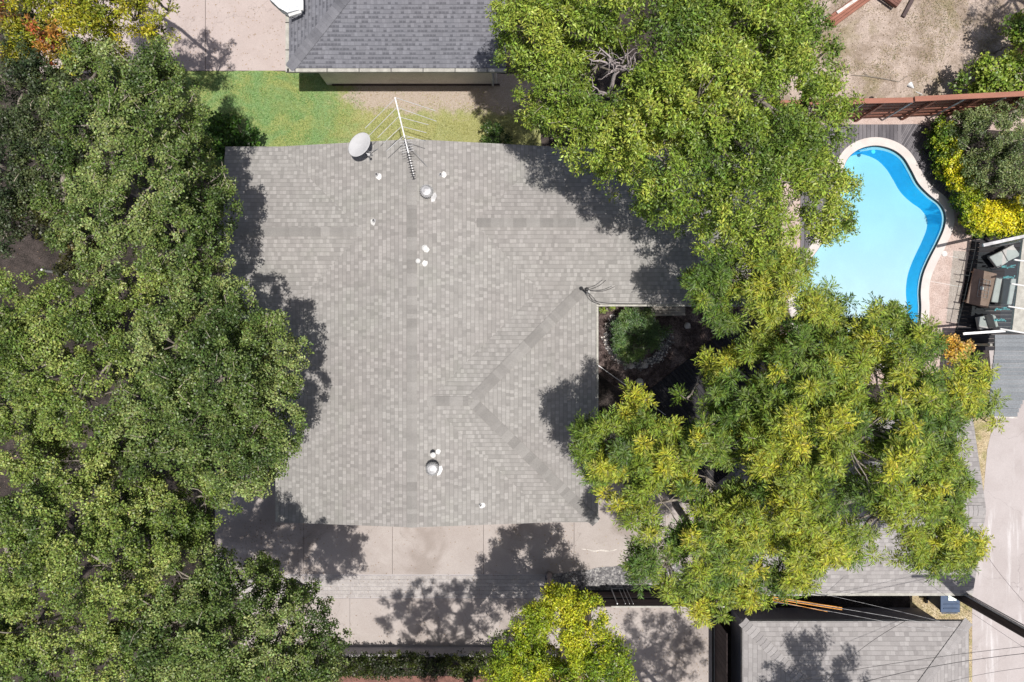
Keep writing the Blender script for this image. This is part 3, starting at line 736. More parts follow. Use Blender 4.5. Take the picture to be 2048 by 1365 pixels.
sheet('deck_shadow_gap', G([(1590, 248), (1850, 248), (1900, 300), (1930, 400), (1905, 402), (1600, 402)]), .022, M['mulch'], [pool_mid] if False else ()) if False else None

# ------------------------------------------------------------------ red brown slat fence, top right
fl, fr = P(1560, 206, 2.15), P(2110, 186, 2.15)
fc = thing('slat_fence', ((fl.x + fr.x) / 2, (fl.y + fr.y) / 2, 0), 'long red brown horizontal board fence between the bare yard and the pool', 'fence')
fdv = (fr - fl).normalized(); fn = Vector((-fdv.y, fdv.x, 0))   # towards the yard
step = P(1826, 200, 2.15)
mb = MB(); s0 = step + fdv * .02
mb.bar(fl + Vector((0, 0, -.03)) , s0 + Vector((0, 0, -.03)), .17, .05, .9); mb.bar(s0 + Vector((0, 0, .06)), fr + Vector((0, 0, .06)), .17, .05, .95)
mb.build('cap_rail', M['redwood'], fc)
mb = MB()
for k in range(13):
    z = .12 + k * .158; L = (fr - fl).length; x = 0
    while x < L:
        w_ = min(2.4, L - x); p = fl + fdv * (x + w_ / 2); tilt = .02
        mb.box((p.x + fn.x * (.03), p.y + fn.y * (.03), z), (w_ - .01, .022 + .03 * (k % 2), .135), math.atan2(fdv.y, fdv.x), min(1, .45 + rnd.uniform(-.45, .45))); x += w_
mb.build('board_panel', M['redwood'], fc)
def fence_post(px, py, mat, r, box=False):
    p = P(px, py, 2.1); t = (p - fl).dot(fdv); b = fl + fdv * t - fn * (.07)
    mb = MB()
    if box: mb.box((b.x, b.y, 1.03), (.09, .06, 2.06), math.atan2(fdv.y, fdv.x), .95)
    else: mb.tube([(b.x, b.y, 0), (b.x, b.y, 2.09)], .03, 10); mb.lathe((b.x, b.y, 2.08), [(.04, 0), (.04, .02), (.01, .05)], 10)
    mb.build('post' if not box else 'stud', mat, fc)
for px in (1630, 1730, 1831, 1932, 2011, 2090): fence_post(px, 200, M['galv'], .03)
for px in (1680, 1773, 1874, 1964, 2050): fence_post(px, 200, M['redwood'], .03, True)

# ------------------------------------------------------------------ yard clutter
def plank(name, a, b, w, h, z, mat, label, cat, group=None, tone=.8, n=1):
    mb = MB(); a = P(*a); b = P(*b); d = (b - a).normalized(); s = Vector((-d.y, d.x, 0))
    for i in range(n):
        o = s * ((i - (n - 1) / 2) * (w / n)); j = rnd.uniform(-.05, .05)
        mb.bar(a + o + d * j + Vector((0, 0, z)), b + o + d * j + Vector((0, 0, z)), w / n - .012, h, min(1, tone + rnd.uniform(-.25, .2)))
    return tag(mb.build(name, mat), label, cat, group)
plank('timber_stack', (1655, 50), (1748, -18), .42, .16, .09, M['redwood'], 'weathered red brown planks lying side by side left in the bare yard', 'planks', n=4)
plank('white_board', (1668, 32), (1710, 3), .12, .05, .2, M['stone'], 'narrow white board lying on the red brown planks', 'board')
plank('crate_lid', (1757, -12), (1790, 12), .5, .14, .3, M['brick'], 'orange brown slatted crate at the top edge of the yard', 'crate', n=5, tone=.9)
plank('loose_beam', (1803, 38), (1836, -24), .14, .1, .06, M['brownwood'], 'single long dark beam lying on the bare dirt', 'beam', tone=1.0)
plank('brick_edging', (2026, 60), (2034, 116), .2, .1, .05, M['brick'], 'red brick edging at the right end of the bare yard', 'edging', n=2)
plank('brick_block', (2022, 112), (2060, 100), .35, .12, .06, M['brick'], 'short block of red bricks beside the yard shrubs', 'bricks', n=3)
mb = MB(); mb.tube([P(1702, 151, .03), P(1730, 152, .04), P(1770, 158, .05), P(1798, 164, .03)], [.012, .02, .022, .015], 6)
mb.tube([P(1798, 164, .03), P(1815, 152, .04)], .01, 5); mb.tube([P(1735, 152, .04), P(1729, 145, .1)], .01, 5)
tag(mb.build('fallen_branch', M['bark']), 'thin fallen branch lying on the dirt above the fence', 'branch')
sp = P(1823, 170, .5); fl_ = thing('floodlight', P(1832, 184, 0), 'small white cone floodlight beside the fence top', 'floodlight')
Rt = Vector((.25, -.5, .3)).to_track_quat('Z', 'Y').to_matrix()
mb = MB(); mb.lathe(P(1823, 173, 2.0), [(.02, .1), (.045, .04), (.1, -.1), (.095, -.1), (.02, 0)], 16, rot=Rt); mb.build('shade', M['white'], fl_)
mb = MB(); mb.tube([P(1832, 184, 2.05), P(1844, 189, 2.15)], .015, 6); mb.tube([P(1844, 189, 2.15), (P(1844, 189, 2.15).x, P(1844, 189, 2.15).y, 0)], .015, 6); mb.build('arm', M['white'], fl_)
mb = MB(); rr = random.Random(4)
def stone(mb, p, r, seed, flat=.6):
    q = random.Random(seed); n_ = 9; ring = []
    prof = [(.55, 0), (1.0, .25), (.95, .6), (.6, .95), (.1, 1.05)]
    i0 = len(mb.v)
    ph = [q.uniform(.8, 1.2) for _ in range(n_)]
    for a, z in prof:
        for j in range(n_):
            t = 2 * math.pi * j / n_; k = a * r * ph[j]; mb.v.append((p[0] + k * math.cos(t), p[1] + k * math.sin(t), p[2] + z * r * flat))
    for k in range(len(prof) - 1):
        for j in range(n_):
            a = i0 + k * n_ + j; b = i0 + k * n_ + (j + 1) % n_; mb.f.append((a, b, b + n_, a + n_)); mb.uv.append([(0, 0)] * 4); mb.t.append(.5)
    mb.f.append(tuple(range(i0 + (len(prof) - 1) * n_, i0 + len(prof) * n_))); mb.uv.append([(0, 0)] * n_); mb.t.append(.5)

# ------------------------------------------------------------------ courtyard
sheet('planting_bed', G([(1180, 560), (1500, 560), (1500, 660), (1300, 790), (1262, 800), (1194, 745), (1180, 745)]), .014, M['mulch'])
mb = MB()      # diagonal dark deck
o_ = P(1262, 798); dd = (P(1450, 660) - P(1290, 786)).normalized(); sdv = Vector((dd.y, -dd.x, 0))
for i in range(38):
    a = P(1180, 845) + dd * (i * .15) + sdv * 0; a = P(1285, 790) + dd * (i * .145 - .8)
    b = a + sdv * 4.2; mb.bar((a.x, a.y, .05), (b.x, b.y, .05), .132, .04, rnd.random())
tag(mb.build('courtyard_deck', M['darkdeck']), kind='structure')
mb = MB(); mb.bar(P(1193, 729, .09), P(1262, 778, .09), .03, .12); mb.bar(P(1262, 778, .09), P(1330, 830, .09), .025, .12)
tag(mb.build('metal_edging', M['galv']), 'thin straight metal edging strip running diagonally across the courtyard', 'edging')
bed = thing('pebble_ring', P(1277, 672), 'ring of dark and pale pebbles round the courtyard fern', 'pebbles'); mb = MB(); mb2 = MB()
for i in range(900):
    a = rr.uniform(math.pi * .75, math.pi * 2.05); r_ = rr.gauss(1.08, .09); c = P(1275, 672, 0)
    stone(mb if rr.random() < .75 else mb2, (c.x + r_ * math.cos(a), c.y + r_ * math.sin(a), .01), rr.uniform(.018, .04), i)
mb.build('dark_pebbles', M['pebble'], bed)['kind'] = 'stuff'; mb2.build('pale_pebbles', M['stone'], bed)['kind'] = 'stuff'
for i, (px, py, r_, lab) in enumerate([(1262, 732, .12, 'white stone at the bottom left of the pebble ring'), (1289, 732, .12, 'white stone at the bottom right of the pebble ring'),
                                  (1279, 764, .16, 'larger white stone below the pebble ring beside the metal edging'), (1322, 676, .12, 'white stone at the right side of the pebble ring'),
                                  (1304, 640, .14, 'white stone at the upper right of the courtyard fern'), (1375, 652, .12, 'pale stone on dark mulch far right of the fern')]):
    mb = MB(); p = P(px, py, .01); stone(mb, p, r_, 77 + i, .5); mb.build('garden_stone', M['stone'], smooth=True)
    tag(bpy.data.objects[-1] if False else [o for o in COL.objects if o.name.startswith('garden_stone')][-1], lab, 'stone', 'white stones in the courtyard bed')

# ------------------------------------------------------------------ bottom fence, retaining wall
bf = thing('board_fence', (P(1310, 1180).x, P(1310, 1180).y, 0), 'dark brown horizontal board fence with a metal top bar above the parking pad', 'fence')
yF = P(0, 1182).y; xa, xb = P(1090, 0).x, P(1440, 0).x
mb = MB()
for k in range(4): mb.box(((xa + xb) / 2, yF, .2 + k * .37), (xb - xa, .03, .35), 0, .4 + .3 * rnd.random())
mb.build('board_panel', M['brownwood'], bf)
mb = MB(); mb.bar((xa, yF + .03, .8), (xb, yF + .03, .8), .05, .07, .1); mb.bar((xa, yF + .03, .1), (xb, yF + .03, .1), .05, .07, .1); mb.build('rail', M['black'], bf)
mb = MB(); mb.bar((P(1222, 0, 1.5).x, yF + .02, 1.54), (xb, yF + .02, 1.54), .05, .05); mb.build('top_bar', M['trim'], bf)
mb = MB(); gx = P(1222, 0).x
for dx, r_ in ((0, .022), (.28, .012), (.42, .012), (.55, .012)): mb.tube([(gx + dx, yF + .1, .02), (gx + dx, yF + .1, 1.5)], r_, 6)
mb.tube([(gx, yF + .1, .05), (gx + .45, yF + .1, .05)], .02, 6); mb.build('gate_frame', M['galv'], bf)
mb = MB(); gp = P(1488, 1215, 1.3)
gpost = thing('gate_post', (gp.x, gp.y, 0), 'thin white gate post with cross arms beside the dark garage passage', 'post')
mb.tube([(gp.x, gp.y, 0), (gp.x, gp.y, 1.9)], .03, 8); mb.build('upright', M['white'], gpost)
mb = MB(); mb.bar((gp.x - .75, gp.y + .15, 1.3), (gp.x, gp.y + .15, 1.3), .05, .05); mb.build('cross_arm', M['galv'], gpost)
rw = thing('retaining_wall', (P(840, 1293).x, P(840, 1293).y, 0), 'low plain retaining wall between the driveway and the clipped hedge', 'wall')
ya = P(0, 1293).y; mb = MB(); xa, xb = P(560, 0).x, P(1110, 0).x
mb.box(((xa + xb) / 2, ya - .04, .33), (xb - xa, .08, .66)); mb.build('wall_face', M['stucco_grey'], rw)
sheet('brick_path', G([(520, 1352), (1200, 1352), (1200, 1700), (520, 1700)]), .02, M['brick'])
sd_ = thing('passage_wall', (P(1443, 1300).x, P(1443, 1300).y, 0), 'dark boarded side fence along the passage left of the hipped garage', 'fence')
mb = MB(); xs = P(1427, 0).x
for k in range(30): mb.box((xs + .03, P(0, 1232).y - .1 - k * .2, .75), (.03, .19, 1.5), 0, rnd.random() * .6)
mb.build('board_panel', M['brownwood'], sd_)
mb = MB(); mb.box((xs + .06, P(0, 1232).y - 3, .03), (.1, 6.2, .1)); mb.build('kerb_strip', M['trim'], sd_)

# white stake seen through the left gap
mb = MB(); p = P(132, 548); mb.tube([(p.x, p.y, 0), (p.x, p.y, 1.3)], .05, 8)
tag(mb.build('pipe_stake', M['white']), 'short white upright pipe in the dark gap between the left oaks', 'pipe')

# ------------------------------------------------------------------ patio on the right
mb = MB(); e0 = P(1925, 470); e1 = P(1905, 700)
y = P(0, 468).y
while y > P(0, 705).y:
    xl = P(1945 - (682.5 - y * 54.6 - 468) * .18, 0).x
    mb.box((xl + 3, y, .04), (6, .132, .04), 0, rnd.random()); y -= .145
tag(mb.build('patio_deck', M['darkdeck']), kind='structure')
fe = thing('iron_railing', P(1930, 600), 'low dark iron railing between the pool deck and the sunken patio', 'railing')
mb = MB(); rl = smooth_loop([tuple(P(a, b, .4)) for a, b in [(1952, 478), (1950, 500), (1941, 540), (1930, 590), (1916, 650), (1908, 690)]], 4, False)
mb.tube(rl, .011, 6); mb.build('rail', M['black'], fe)
for i in range(0, len(rl), 4):
    mb = MB(); mb.tube([(rl[i][0], rl[i][1], 0), (rl[i][0], rl[i][1], .42)], .011, 6); mb.build('post', M['black'], fe)
for i in (4, 9, 14, 18):
    mb = MB(); mb.tube([(rl[i][0], rl[i][1], .4), (rl[i][0] - .28, rl[i][1] + .06, .3)], .014, 5); mb.build('bracket', M['black'], fe)
# low table with wire tray
def quad(mb, pts, z0, z1): mb.prism([tuple(P(a, b, z1)[:2]) for a, b in pts], z0, z1)
tc = P(1963, 577, .4)
tb = thing('coffee_table', (tc.x, tc.y, 0), 'square brown coffee table on the dark patio deck', 'table')
mb = MB(); quad(mb, [(1949, 537), (1994, 548), (1976, 617), (1933, 606)], .34, .4); mb.build('top', M['table'], tb, bevel=.01)
for a, b in ((1953, 543), (1988, 552), (1972, 611), (1939, 602)):
    mb = MB(); p = P(a, b, .4); mb.box((p.x, p.y, .18), (.06, .06, .32)); mb.build('leg', M['table'], tb)
tr = thing('wire_tray', (tc.x + .12, tc.y, .4), 'pale wire tray with a small white object lying on the brown coffee table', 'tray')
mb = MB(); cs = [P(a, b, .43) for a, b in ((1960, 558), (1981, 562), (1975, 597), (1954, 593))]
mb.tube(cs + [cs[0]], .008, 5)
for k in range(1, 5): mb.tube([cs[0].lerp(cs[3], k / 5), cs[1].lerp(cs[2], k / 5)], .005, 4)
for k in range(1, 3): mb.tube([cs[0].lerp(cs[1], k / 3), cs[3].lerp(cs[2], k / 3)], .005, 4)
mb.build('wire_frame', M['galv'], tr)
mb = MB(); q = P(1964, 577, .44); mb.lathe((q.x, q.y, .405), [(.05, 0), (.075, .015), (.07, .03), (.04, .02)], 14); mb.build('dish', M['white'], tr)
def seat_thing(name, label, cat, quads, legs, backs=()):
    c = sum((P(a, b, .4) for a, b in quads[0]), Vector()) / 4
    t = thing(name, (c.x, c.y, 0), label, cat)
    for q_ in quads:
        mb = MB(); quad(mb, q_, .3, .46); mb.build('cushion', M['cushion'], t, bevel=.03)
    for q_ in backs:
        mb = MB(); quad(mb, q_, .35, .85); mb.build('backrest', M['cushion'], t, bevel=.03)
    mb = MB(); quad(mb, quads[0], .2, .295); mb.build('frame', M['white'], t)
    for a, b in legs:
        mb = MB(); p = P(a, b, .2); mb.tube([(p.x, p.y, 0), (p.x, p.y, .25)], .022, 8); mb.build('leg', M['white'], t)
    return t
seat_thing('lounge_chair', 'light grey cushioned lounge chair at the top of the dark patio', 'chair',
           [[(1979, 514), (2004, 502), (2016, 524), (1996, 536)], [(2005, 501), (2026, 490), (2042, 511), (2017, 523)]], [(1980, 512), (1996, 533), (2024, 492), (2038, 510)], [])
seat_thing('patio_sofa', 'light grey two-seat sofa under the glass canopy', 'sofa',
           [[(1993, 556), (2022, 558), (2013, 608), (1983, 604)]], [(1994, 558), (1985, 601), (2020, 560), (2011, 604)], [[(2023, 557), (2034, 558), (2024, 610), (2014, 609)]])
seat_thing('arm_chair', 'light beige armchair at the bottom of the dark patio', 'chair',
           [[(1955, 635), (1984, 629), (1992, 655), (1960, 660)]], [(1958, 637), (1982, 632), (1962, 657), (1989, 653)], [[(1985, 629), (1992, 632), (1998, 655), (1993, 656)]])
# glass canopy
gc = thing('glass_canopy', (P(2050, 590, 2.6).x, P(2050, 590, 2.6).y, 0), 'white framed glass canopy over the patio seating at the right edge', 'canopy')
Zc = 2.25
mb = MB(); mb.bar(P(2056, 480, Zc), P(2034, 664, Zc), .40, .1); mb.build('main_beam', M['trim'], gc)
for a, b in (((2028, 520), (2080, 527)), ((2022, 568), (2080, 577)), ((2016, 613), (2080, 624)), ((2000, 658), (2080, 672))): mb = MB(); mb.bar(P(*a, Zc + .08), P(*b, Zc + .08), .045, .05); mb.build('crossbar', M['white'], gc)
mb = MB(); mb.idx([P(a, b, Zc + .04) for a, b in ((2014, 500), (2100, 505), (2090, 668), (1998, 656))], [(0, 3, 2, 1)]); mb.build('glass_pane', M['glass'], gc)
for a, b, w_ in ((P(1966, 491, 2.1), P(2070, 468, 2.1), .13), (P(1926, 668, 1.9), P(2010, 662, 2.1), .1)): mb = MB(); mb.bar(a, b, w_ * .8, .06); mb.build('side_arm', M['galv'], gc)
for pp in (P(2065, 664, 2.2), P(2075, 475, 2.2)): mb = MB(); mb.tube([(pp.x, pp.y, 0), (pp.x, pp.y, 2.2)], .05, 8); mb.build('post', M['white'], gc)
rr = random.Random(8)  # turquoise bead pieces made up to stand in for broken glass reflections
for i, (a, b, w_, lab) in enumerate([(2017, 535, 24, 'turquoise beads standing in for a glass reflection nearest the lounge chair'), (2018, 556, 20, 'turquoise beads standing in for a glass reflection just above the patio sofa'), (2004, 619, 28, 'turquoise beads standing in for a glass reflection just below the patio sofa'), (1999, 642, 22, 'turquoise beads standing in for a glass reflection beside the beige armchair')]):
    mb = MB()
    for k in range(9):
        p = P(a - w_ / 2 + w_ * k / 8 , b + rr.uniform(-2.5, 2.5) - k * .2, .9)
        mb.lathe(p, [(.02, -.02), (rr.uniform(.022, .042), 0), (.02, .03)], 7)
    mb.tube([P(a - w_ / 2, b, .9), P(a + w_ / 2, b, .9)], .012, 5)
    p = P(a, b, .9); mb.tube([(p.x, p.y, 0), (p.x, p.y, .9)], .012, 5)
    o = mb.build('teal_reflection', M['teal']); tag(o, lab, 'ornament', 'turquoise glass reflections built as beads on the patio')
# blue grey panel roof
sh = thing('panel_shed', (P(2020, 750, 2.3).x + .4, P(2020, 750, 2.3).y, 0), 'blue grey boarded lean-to roof at the right edge beside the alley', 'shed roof')
mb = MB(); nP = 20
for k in range(nP):
    y0p = 670 + k * 8.2; y1p = y0p + 7.8; xl = 1990 - max(0, (k - 3)) * .9; xr = 2100 - k * 3.4 + rnd.uniform(-1.5, 1.5)
    quad(mb, [(xl, y0p), (xr, y0p), (xr, y1p), (xl, y1p)], 2.26, 2.30)
    mb.t[-6:] = [rnd.random() * .7 + .1] * 6
    if rnd.random() < .6:
        xx = rnd.uniform(xl + 5, xr - 50); quad(mb, [(xx, y0p + .2), (xx + 36, y0p + .2), (xx + 36, y0p + 1.2), (xx, y0p + 1.2)], 2.301, 2.306); mb.t[-6:] = [1.6] * 6
mb.build('roof_panel', M['bluegrey'], sh)
for a, b in ((1985, 690), (2060, 690), (1985, 820), (2028, 820)): p = P(a, b, 2.3); mb = MB(); mb.box((p.x, p.y, 1.12), (.08, .08, 2.24)); mb.build('post', M['trim'], sh)
mb = MB(); mb.bar(P(1976, 833, 2.25), P(2034, 836, 2.25), .04, .08); mb.build('edge_trim', M['stone'], sh)

# blue bin
bp = P(1899, 1205, 1.0)
bn = thing('wheelie_bin', (bp.x, bp.y - .02, 0), 'dark blue wheelie bin with a pale label standing between the garages', 'bin')
bx, by = bp.x, bp.y
mb = MB(); b_ = .24; t_ = .31
mb.idx([(bx - b_, by - b_, .05), (bx + b_, by - b_, .05), (bx + b_, by + b_, .05), (bx - b_, by + b_, .05),
        (bx - t_, by - t_, .98), (bx + t_, by - t_, .98), (bx + t_, by + t_, .98), (bx - t_, by + t_, .98)],
       [(3, 2, 1, 0), (4, 5, 6, 7), (0, 1, 5, 4), (1, 2, 6, 5), (2, 3, 7, 6), (3, 0, 4, 7)]); mb.build('body', M['bluebin'], bn, bevel=.02)
mb = MB(); mb.box((bx, by + .01, 1.02), (.68, .7, .06)); mb.box((bx, by - .2, 1.06), (.5, .04, .03)); mb.box((bx, by - .05, 1.055), (.5, .03, .02)); ld = mb.build('lid', M['bluebin'], bn, bevel=.02)
mb = MB(); mb.box((bx + .06, by + .17, 1.062), (.28, .18, .01)); mb.build('label', M['label'], ld)
mb = MB(); mb.tube([(bx - .28, by - .38, 1.0), (bx + .28, by - .38, 1.0)], .018, 6); mb.build('handle', M['bluebin'], bn)
for s_ in (-1, 1):
    mb = MB(); mb.tube([(bx + s_ * .26, by - .28, .1), (bx + s_ * .31, by - .28, .1)], .1, 14); mb.build('wheel', M['rubber'], bn)

# utility pole
up = thing('utility_pole', (14.94, -8.5, 0), 'tall dark utility pole at the corner of the alley leaning out of the frame', 'utility pole')
mb = MB(); mb.tube([(14.94, -8.5, 0), (14.94, -8.5, 10.5)], [.17, .12], 14); mb.build('pole', M['polewood'], up)
mb = MB(); mb.tube([(14.86, -8.33, 0), (14.86, -8.33, 8)], .03, 8); mb.tube([(15.0, -8.33, 1.5), (15.0, -8.33, 9)], .02, 6); mb.build('conduit', M['galv'], up)
mb = MB(); mb.lathe((15.62, -8.55, 7.7), [(.24, 0), (.28, .1), (.28, .75), (.24, .85), (.05, .9)], 20); mb.bar((14.94, -8.5, 8.3), (15.5, -8.5, 8.3), .06, .06)
tf = mb.build('transformer', M['galv'], up)
mb = MB(); mb.bar((14.0, -8.5, 9.6), (15.9, -8.5, 9.6), .1, .12); mb.build('crossarm', M['polewood'], up)

# wires
def wire(a, b, za, zb_, label, r=.009, sag=.25, mat='rubber'):
    p, q = P(*a, za), P(*b, zb_); pts = []
    for i in range(13):
        t = i / 12; v = p.lerp(q, t); v.z -= sag * 4 * t * (1 - t); pts.append(v)
    mb = MB(); mb.tube(pts, r * .7, 5); o = mb.build('overhead_wire', M[mat]); tag(o, label, 'wire', 'overhead wires in the bottom right'); return o
wire((1700, 1372), (2130, 1300), 6.5, 7.0, 'overhead wire crossing the hipped garage roof low at the bottom edge', .012)
wire((1480, 1385), (2130, 1285), 6, 7, 'long thin overhead wire rising gently to the right over the hipped garage')
wire((1640, 1380), (1810, 1243), 5, 5.5, 'thin wire crossing the middle of the hipped garage roof diagonally')
wire((1820, 1390), (2110, 1330), 5.5, 6.2, 'short wire in the bottom right corner over the alley', .007)
wire((1846, 1160), (2100, 1330), 6, 7, 'thin wire running down right beside the utility pole', .006)
wire((1960, 1090), (2100, 1260), 6, 7, 'thin wire above the utility pole over the alley', .006)
wire((1545, 1196), (1935, 1262), 3.2, 4.2, 'pale grey wire with an orange sleeve between the two garages', .007, .1, 'galv')
wire((1545, 1204), (1860, 1262), 3.2, 3.6, 'pale grey wire just below the orange sleeves between the garages', .006, .1, 'galv')
wire((1630, 1185), (1880, 1243), 3.1, 3.5, 'pale thin wire just above the bin between the garages', .005, .05, 'galv')
for i, (a, b, lab) in enumerate([((1545, 1194), (1684, 1216), 'upper orange cable sleeve between the garages'), ((1545, 1198), (1684, 1220), 'middle orange cable sleeve between the garages'), ((1545, 1201), (1655, 1224), 'lowest and thinnest orange cable sleeve between the garages')]):
    mb = MB(); mb.tube([P(*a, 3.22), P(*b, 3.35)], .013 if i < 2 else .007, 6); tag(mb.build('cable_sleeve', M['orange']), lab, 'cable sleeve', 'orange cable sleeves between the garages')

# ------------------------------------------------------------------ foliage
def norm(a): return a / np.maximum(np.linalg.norm(a, axis=1, keepdims=True), 1e-9)
def leaf_mesh(name, C, A_, N_, L, W, col, parent, mat='leaf'):
    off = np.array(parent.location) if parent is not None else np.zeros(3)
    C = C - off; A_ = norm(A_); B = norm(np.cross(N_, A_)); Nn = np.cross(A_, B)
    L = L[:, None]; W = W[:, None]
    v = np.stack([C - A_ * L * .5, C + B * W * .5 + Nn * W * .15 - A_ * L * .05, C + A_ * L * .5 - Nn * L * .1, C - B * W * .5 + Nn * W * .15 - A_ * L * .05], 1).reshape(-1, 3)
    n = len(C); me = bpy.data.meshes.new(name)
    me.vertices.add(4 * n); me.vertices.foreach_set('co', v.astype(np.float32).ravel())
    me.loops.add(4 * n); me.loops.foreach_set('vertex_index', np.arange(4 * n, dtype=np.int32))
    me.polygons.add(n); me.polygons.foreach_set('loop_start', np.arange(0, 4 * n, 4, dtype=np.int32))
    at = me.attributes.new('leafcol', 'FLOAT_COLOR', 'FACE')
    c4 = np.ones((n, 4), np.float32); c4[:, :3] = np.clip(col, 0, 1); at.data.foreach_set('color', c4.ravel())
    me.materials.append(M[mat]); me.update(calc_edges=True)
    o = bpy.data.objects.new(name, me); COL.objects.link(o)
    if parent is not None: o.parent = parent
    return o
class Noise3:
    def __init__(s, rng, wl, n=10):
        k = rng.normal(size=(n, 3)); k = k / np.linalg.norm(k, axis=1, keepdims=True); s.k = k * (2 * np.pi / wl) * rng.uniform(.6, 1.5, (n, 1)); s.p = rng.uniform(0, 6.28, n)
    def __call__(s, X): return np.sin(X @ s.k.T + s.p).mean(1) * math.sqrt(len(s.p)) * .9
KIND = {  # cluster radius, leaves per cluster, leaf length, width, clusters per m2 of lobe shell
    'oak': dict(rc=.19, m=72, L=.061, W=.041, d=31.0),
    'ash': dict(rc=.23, m=62, L=.095, W=.034, d=22.0),
    'star': dict(rc=.30, m=132, L=.118, W=.029, d=12.0),
    'hedge': dict(rc=.16, m=40, L=.065, W=.045, d=14.0),
}
def crown_points(lobes, kind, rng, gap=-0.35, wl=1.1, zs=.62, dens=1.0, low=-.35, under=.6, holes=()):
    K = KIND[kind]; nz = Noise3(rng, wl); nf = Noise3(rng, .62, 14); fgap = (-.2 if kind == 'star' else -.12) if kind != 'hedge' else -2; out = []; lob = []; dirs = []
    for li, lb in enumerate(lobes):
        px, py, z, rp = lb[:4]; r = rp * (H - z) / F; c = np.array(P(px, py, z)); rz = r * (lb[5] if len(lb) > 5 else zs)
        area = 2 * np.pi * r * (r + rz) / 1.6; n = int(area * K['d'] * dens) + 4
        d = norm(rng.normal(size=(n, 3))); d[:, 2] = np.where(d[:, 2] < low, -d[:, 2], d[:, 2])
        rad = np.where(rng.random(n) < .7, rng.uniform(.84, 1.06, n), rng.uniform(.35, .85, n))
        rad = rad * (1 + .16 * nz(c + d * r))
        p = c + d * rad[:, None] * np.array([r, r, rz]); k = (nz(p) > gap) & ((nf(p) > fgap) | (rad < .8) & (rng.random(n) < .5))
        out.append(p[k]); lob.append(np.full(k.sum(), li)); dirs.append(d[k])
    # lower, inner foliage that closes the crown from above
    for li, lb in enumerate(lobes):
        px, py, z, rp = lb[:4]; r = rp * (H - z) / F; c = np.array(P(px, py, z)); n = int(np.pi * r * r * K['d'] * .45 * dens * under)
        if n < 1: continue
        a = rng.uniform(0, 6.283, n); q = r * .92 * np.sqrt(rng.random(n)); p = c + np.stack([np.cos(a) * q, np.sin(a) * q, rng.uniform(-1.5, -.3, n) * min(r, 1.1)], 1)
        out.append(p); lob.append(np.full(n, li)); dirs.append(norm(rng.normal(size=(n, 3)) * .4 + np.array([0, 0, 1.])))
    Q, Lb, Dr = np.concatenate(out), np.concatenate(lob), np.concatenate(dirs)
    for (px, py, z, r) in holes:       # openings around bare limbs
        h_ = np.array(P(px, py, z)); k = (np.linalg.norm((Q[:, :2] - h_[:2]) + nf(Q)[:, None] * .12, axis=1) > r); Q, Lb, Dr = Q[k], Lb[k], Dr[k]
    return Q, Lb, Dr
def make_leaves(P_, D_, cols, kind, rng, mscale=1.0, lscale=1.0):
    K = KIND[kind]; n = len(P_); m = int(K['m'] * mscale)
    if kind == 'star':
        nl = 11; per = m // nl; th = rng.uniform(0, 6.28, (n, 1)) + np.arange(nl) * 2 * np.pi / nl + rng.normal(0, .2, (n, nl))
        el = rng.uniform(-.35, .75, (n, nl)); rl = rng.uniform(.2, .36, (n, nl)) * lscale
        ax = np.stack([np.cos(th) * np.cos(el), np.sin(th) * np.cos(el), np.sin(el)], -1)           # n,nl,3
        sdv_ = np.stack([-np.sin(th), np.cos(th), np.zeros_like(th)], -1)
        t = (np.arange(per) + .8) / (per + .3); sg = np.where(np.arange(per) % 2 == 0, 1., -1.)
        pos = P_[:, None, None, :] + ax[:, :, None, :] * (t[None, None, :, None] * rl[:, :, None, None]); pos[..., 2] -= (t ** 2 * .10)[None, None, :]
        a = ax[:, :, None, :] * .75 + sdv_[:, :, None, :] * (sg * .62)[None, None, :, None] + rng.normal(0, .12, (n, nl, per, 3)); a[..., 2] -= .22
        C = (pos).reshape(-1, 3); A_ = norm(a.reshape(-1, 3)); m2 = nl * per
        L = rng.uniform(.75, 1.2, len(C)) * K['L'] * lscale; C = C + A_ * L[:, None] * .5
        N_ = norm(np.array([0, 0, 1.]) + rng.normal(0, .42, (len(C), 3))); m = m2
        W = L * K['W'] / K['L'] * rng.uniform(.8, 1.2, len(C))
    else:
        d = norm(rng.normal(size=(n * m, 3))); r = rng.random(n * m) ** .5 * K['rc'] * lscale * rng.uniform(.7, 1.25, (n, 1)).repeat(m, 1).ravel()
        off = d * r[:, None] * np.array([1, 1, .6]); C = P_.repeat(m, 0) + off
        out = D_.repeat(m, 0)
        if kind == 'ash': A_ = norm(norm(off) * .9 + rng.normal(0, .55, (len(C), 3)) + np.array([0, 0, -.15]))
        else: A_ = norm(rng.normal(size=(len(C), 3)) * np.array([1, 1, .55]))
        N_ = norm(np.array([0, 0, .75]) + out * .35 + rng.normal(0, .55, (len(C), 3)))
        L = rng.uniform(.7, 1.25, len(C)) * K['L'] * lscale; W = L * K['W'] / K['L'] * rng.uniform(.8, 1.2, len(C))
    cc = cols.repeat(m, 0)
    if kind == 'star':      # young leaflets at the middle of each rosette are the yellowest
        w_ = np.tile(np.clip(1.05 - 1.25 * t, 0, 1), n * nl)[:, None]; cc = cc * (1 - .6 * w_) + (cc * np.array([1.6, 1.4, .8])) * .5 * w_
    col = cc * rng.uniform(.42, 1.7, (len(C), 1)) * (1 + rng.normal(0, .07, (len(C), 3)))
    return C, A_, N_, L, W, col
def curve(a, b, bend, rng, n=5):
    a, b = np.array(a), np.array(b); o = rng.normal(0, bend, 3); pts = []
    for i in range(n + 1):
        t = i / n; pts.append(tuple(a + (b - a) * t + o * 4 * t * (1 - t) * np.linalg.norm(b - a) * .25 + rng.normal(0, .02, 3) * (0 < i < n)))
    return pts
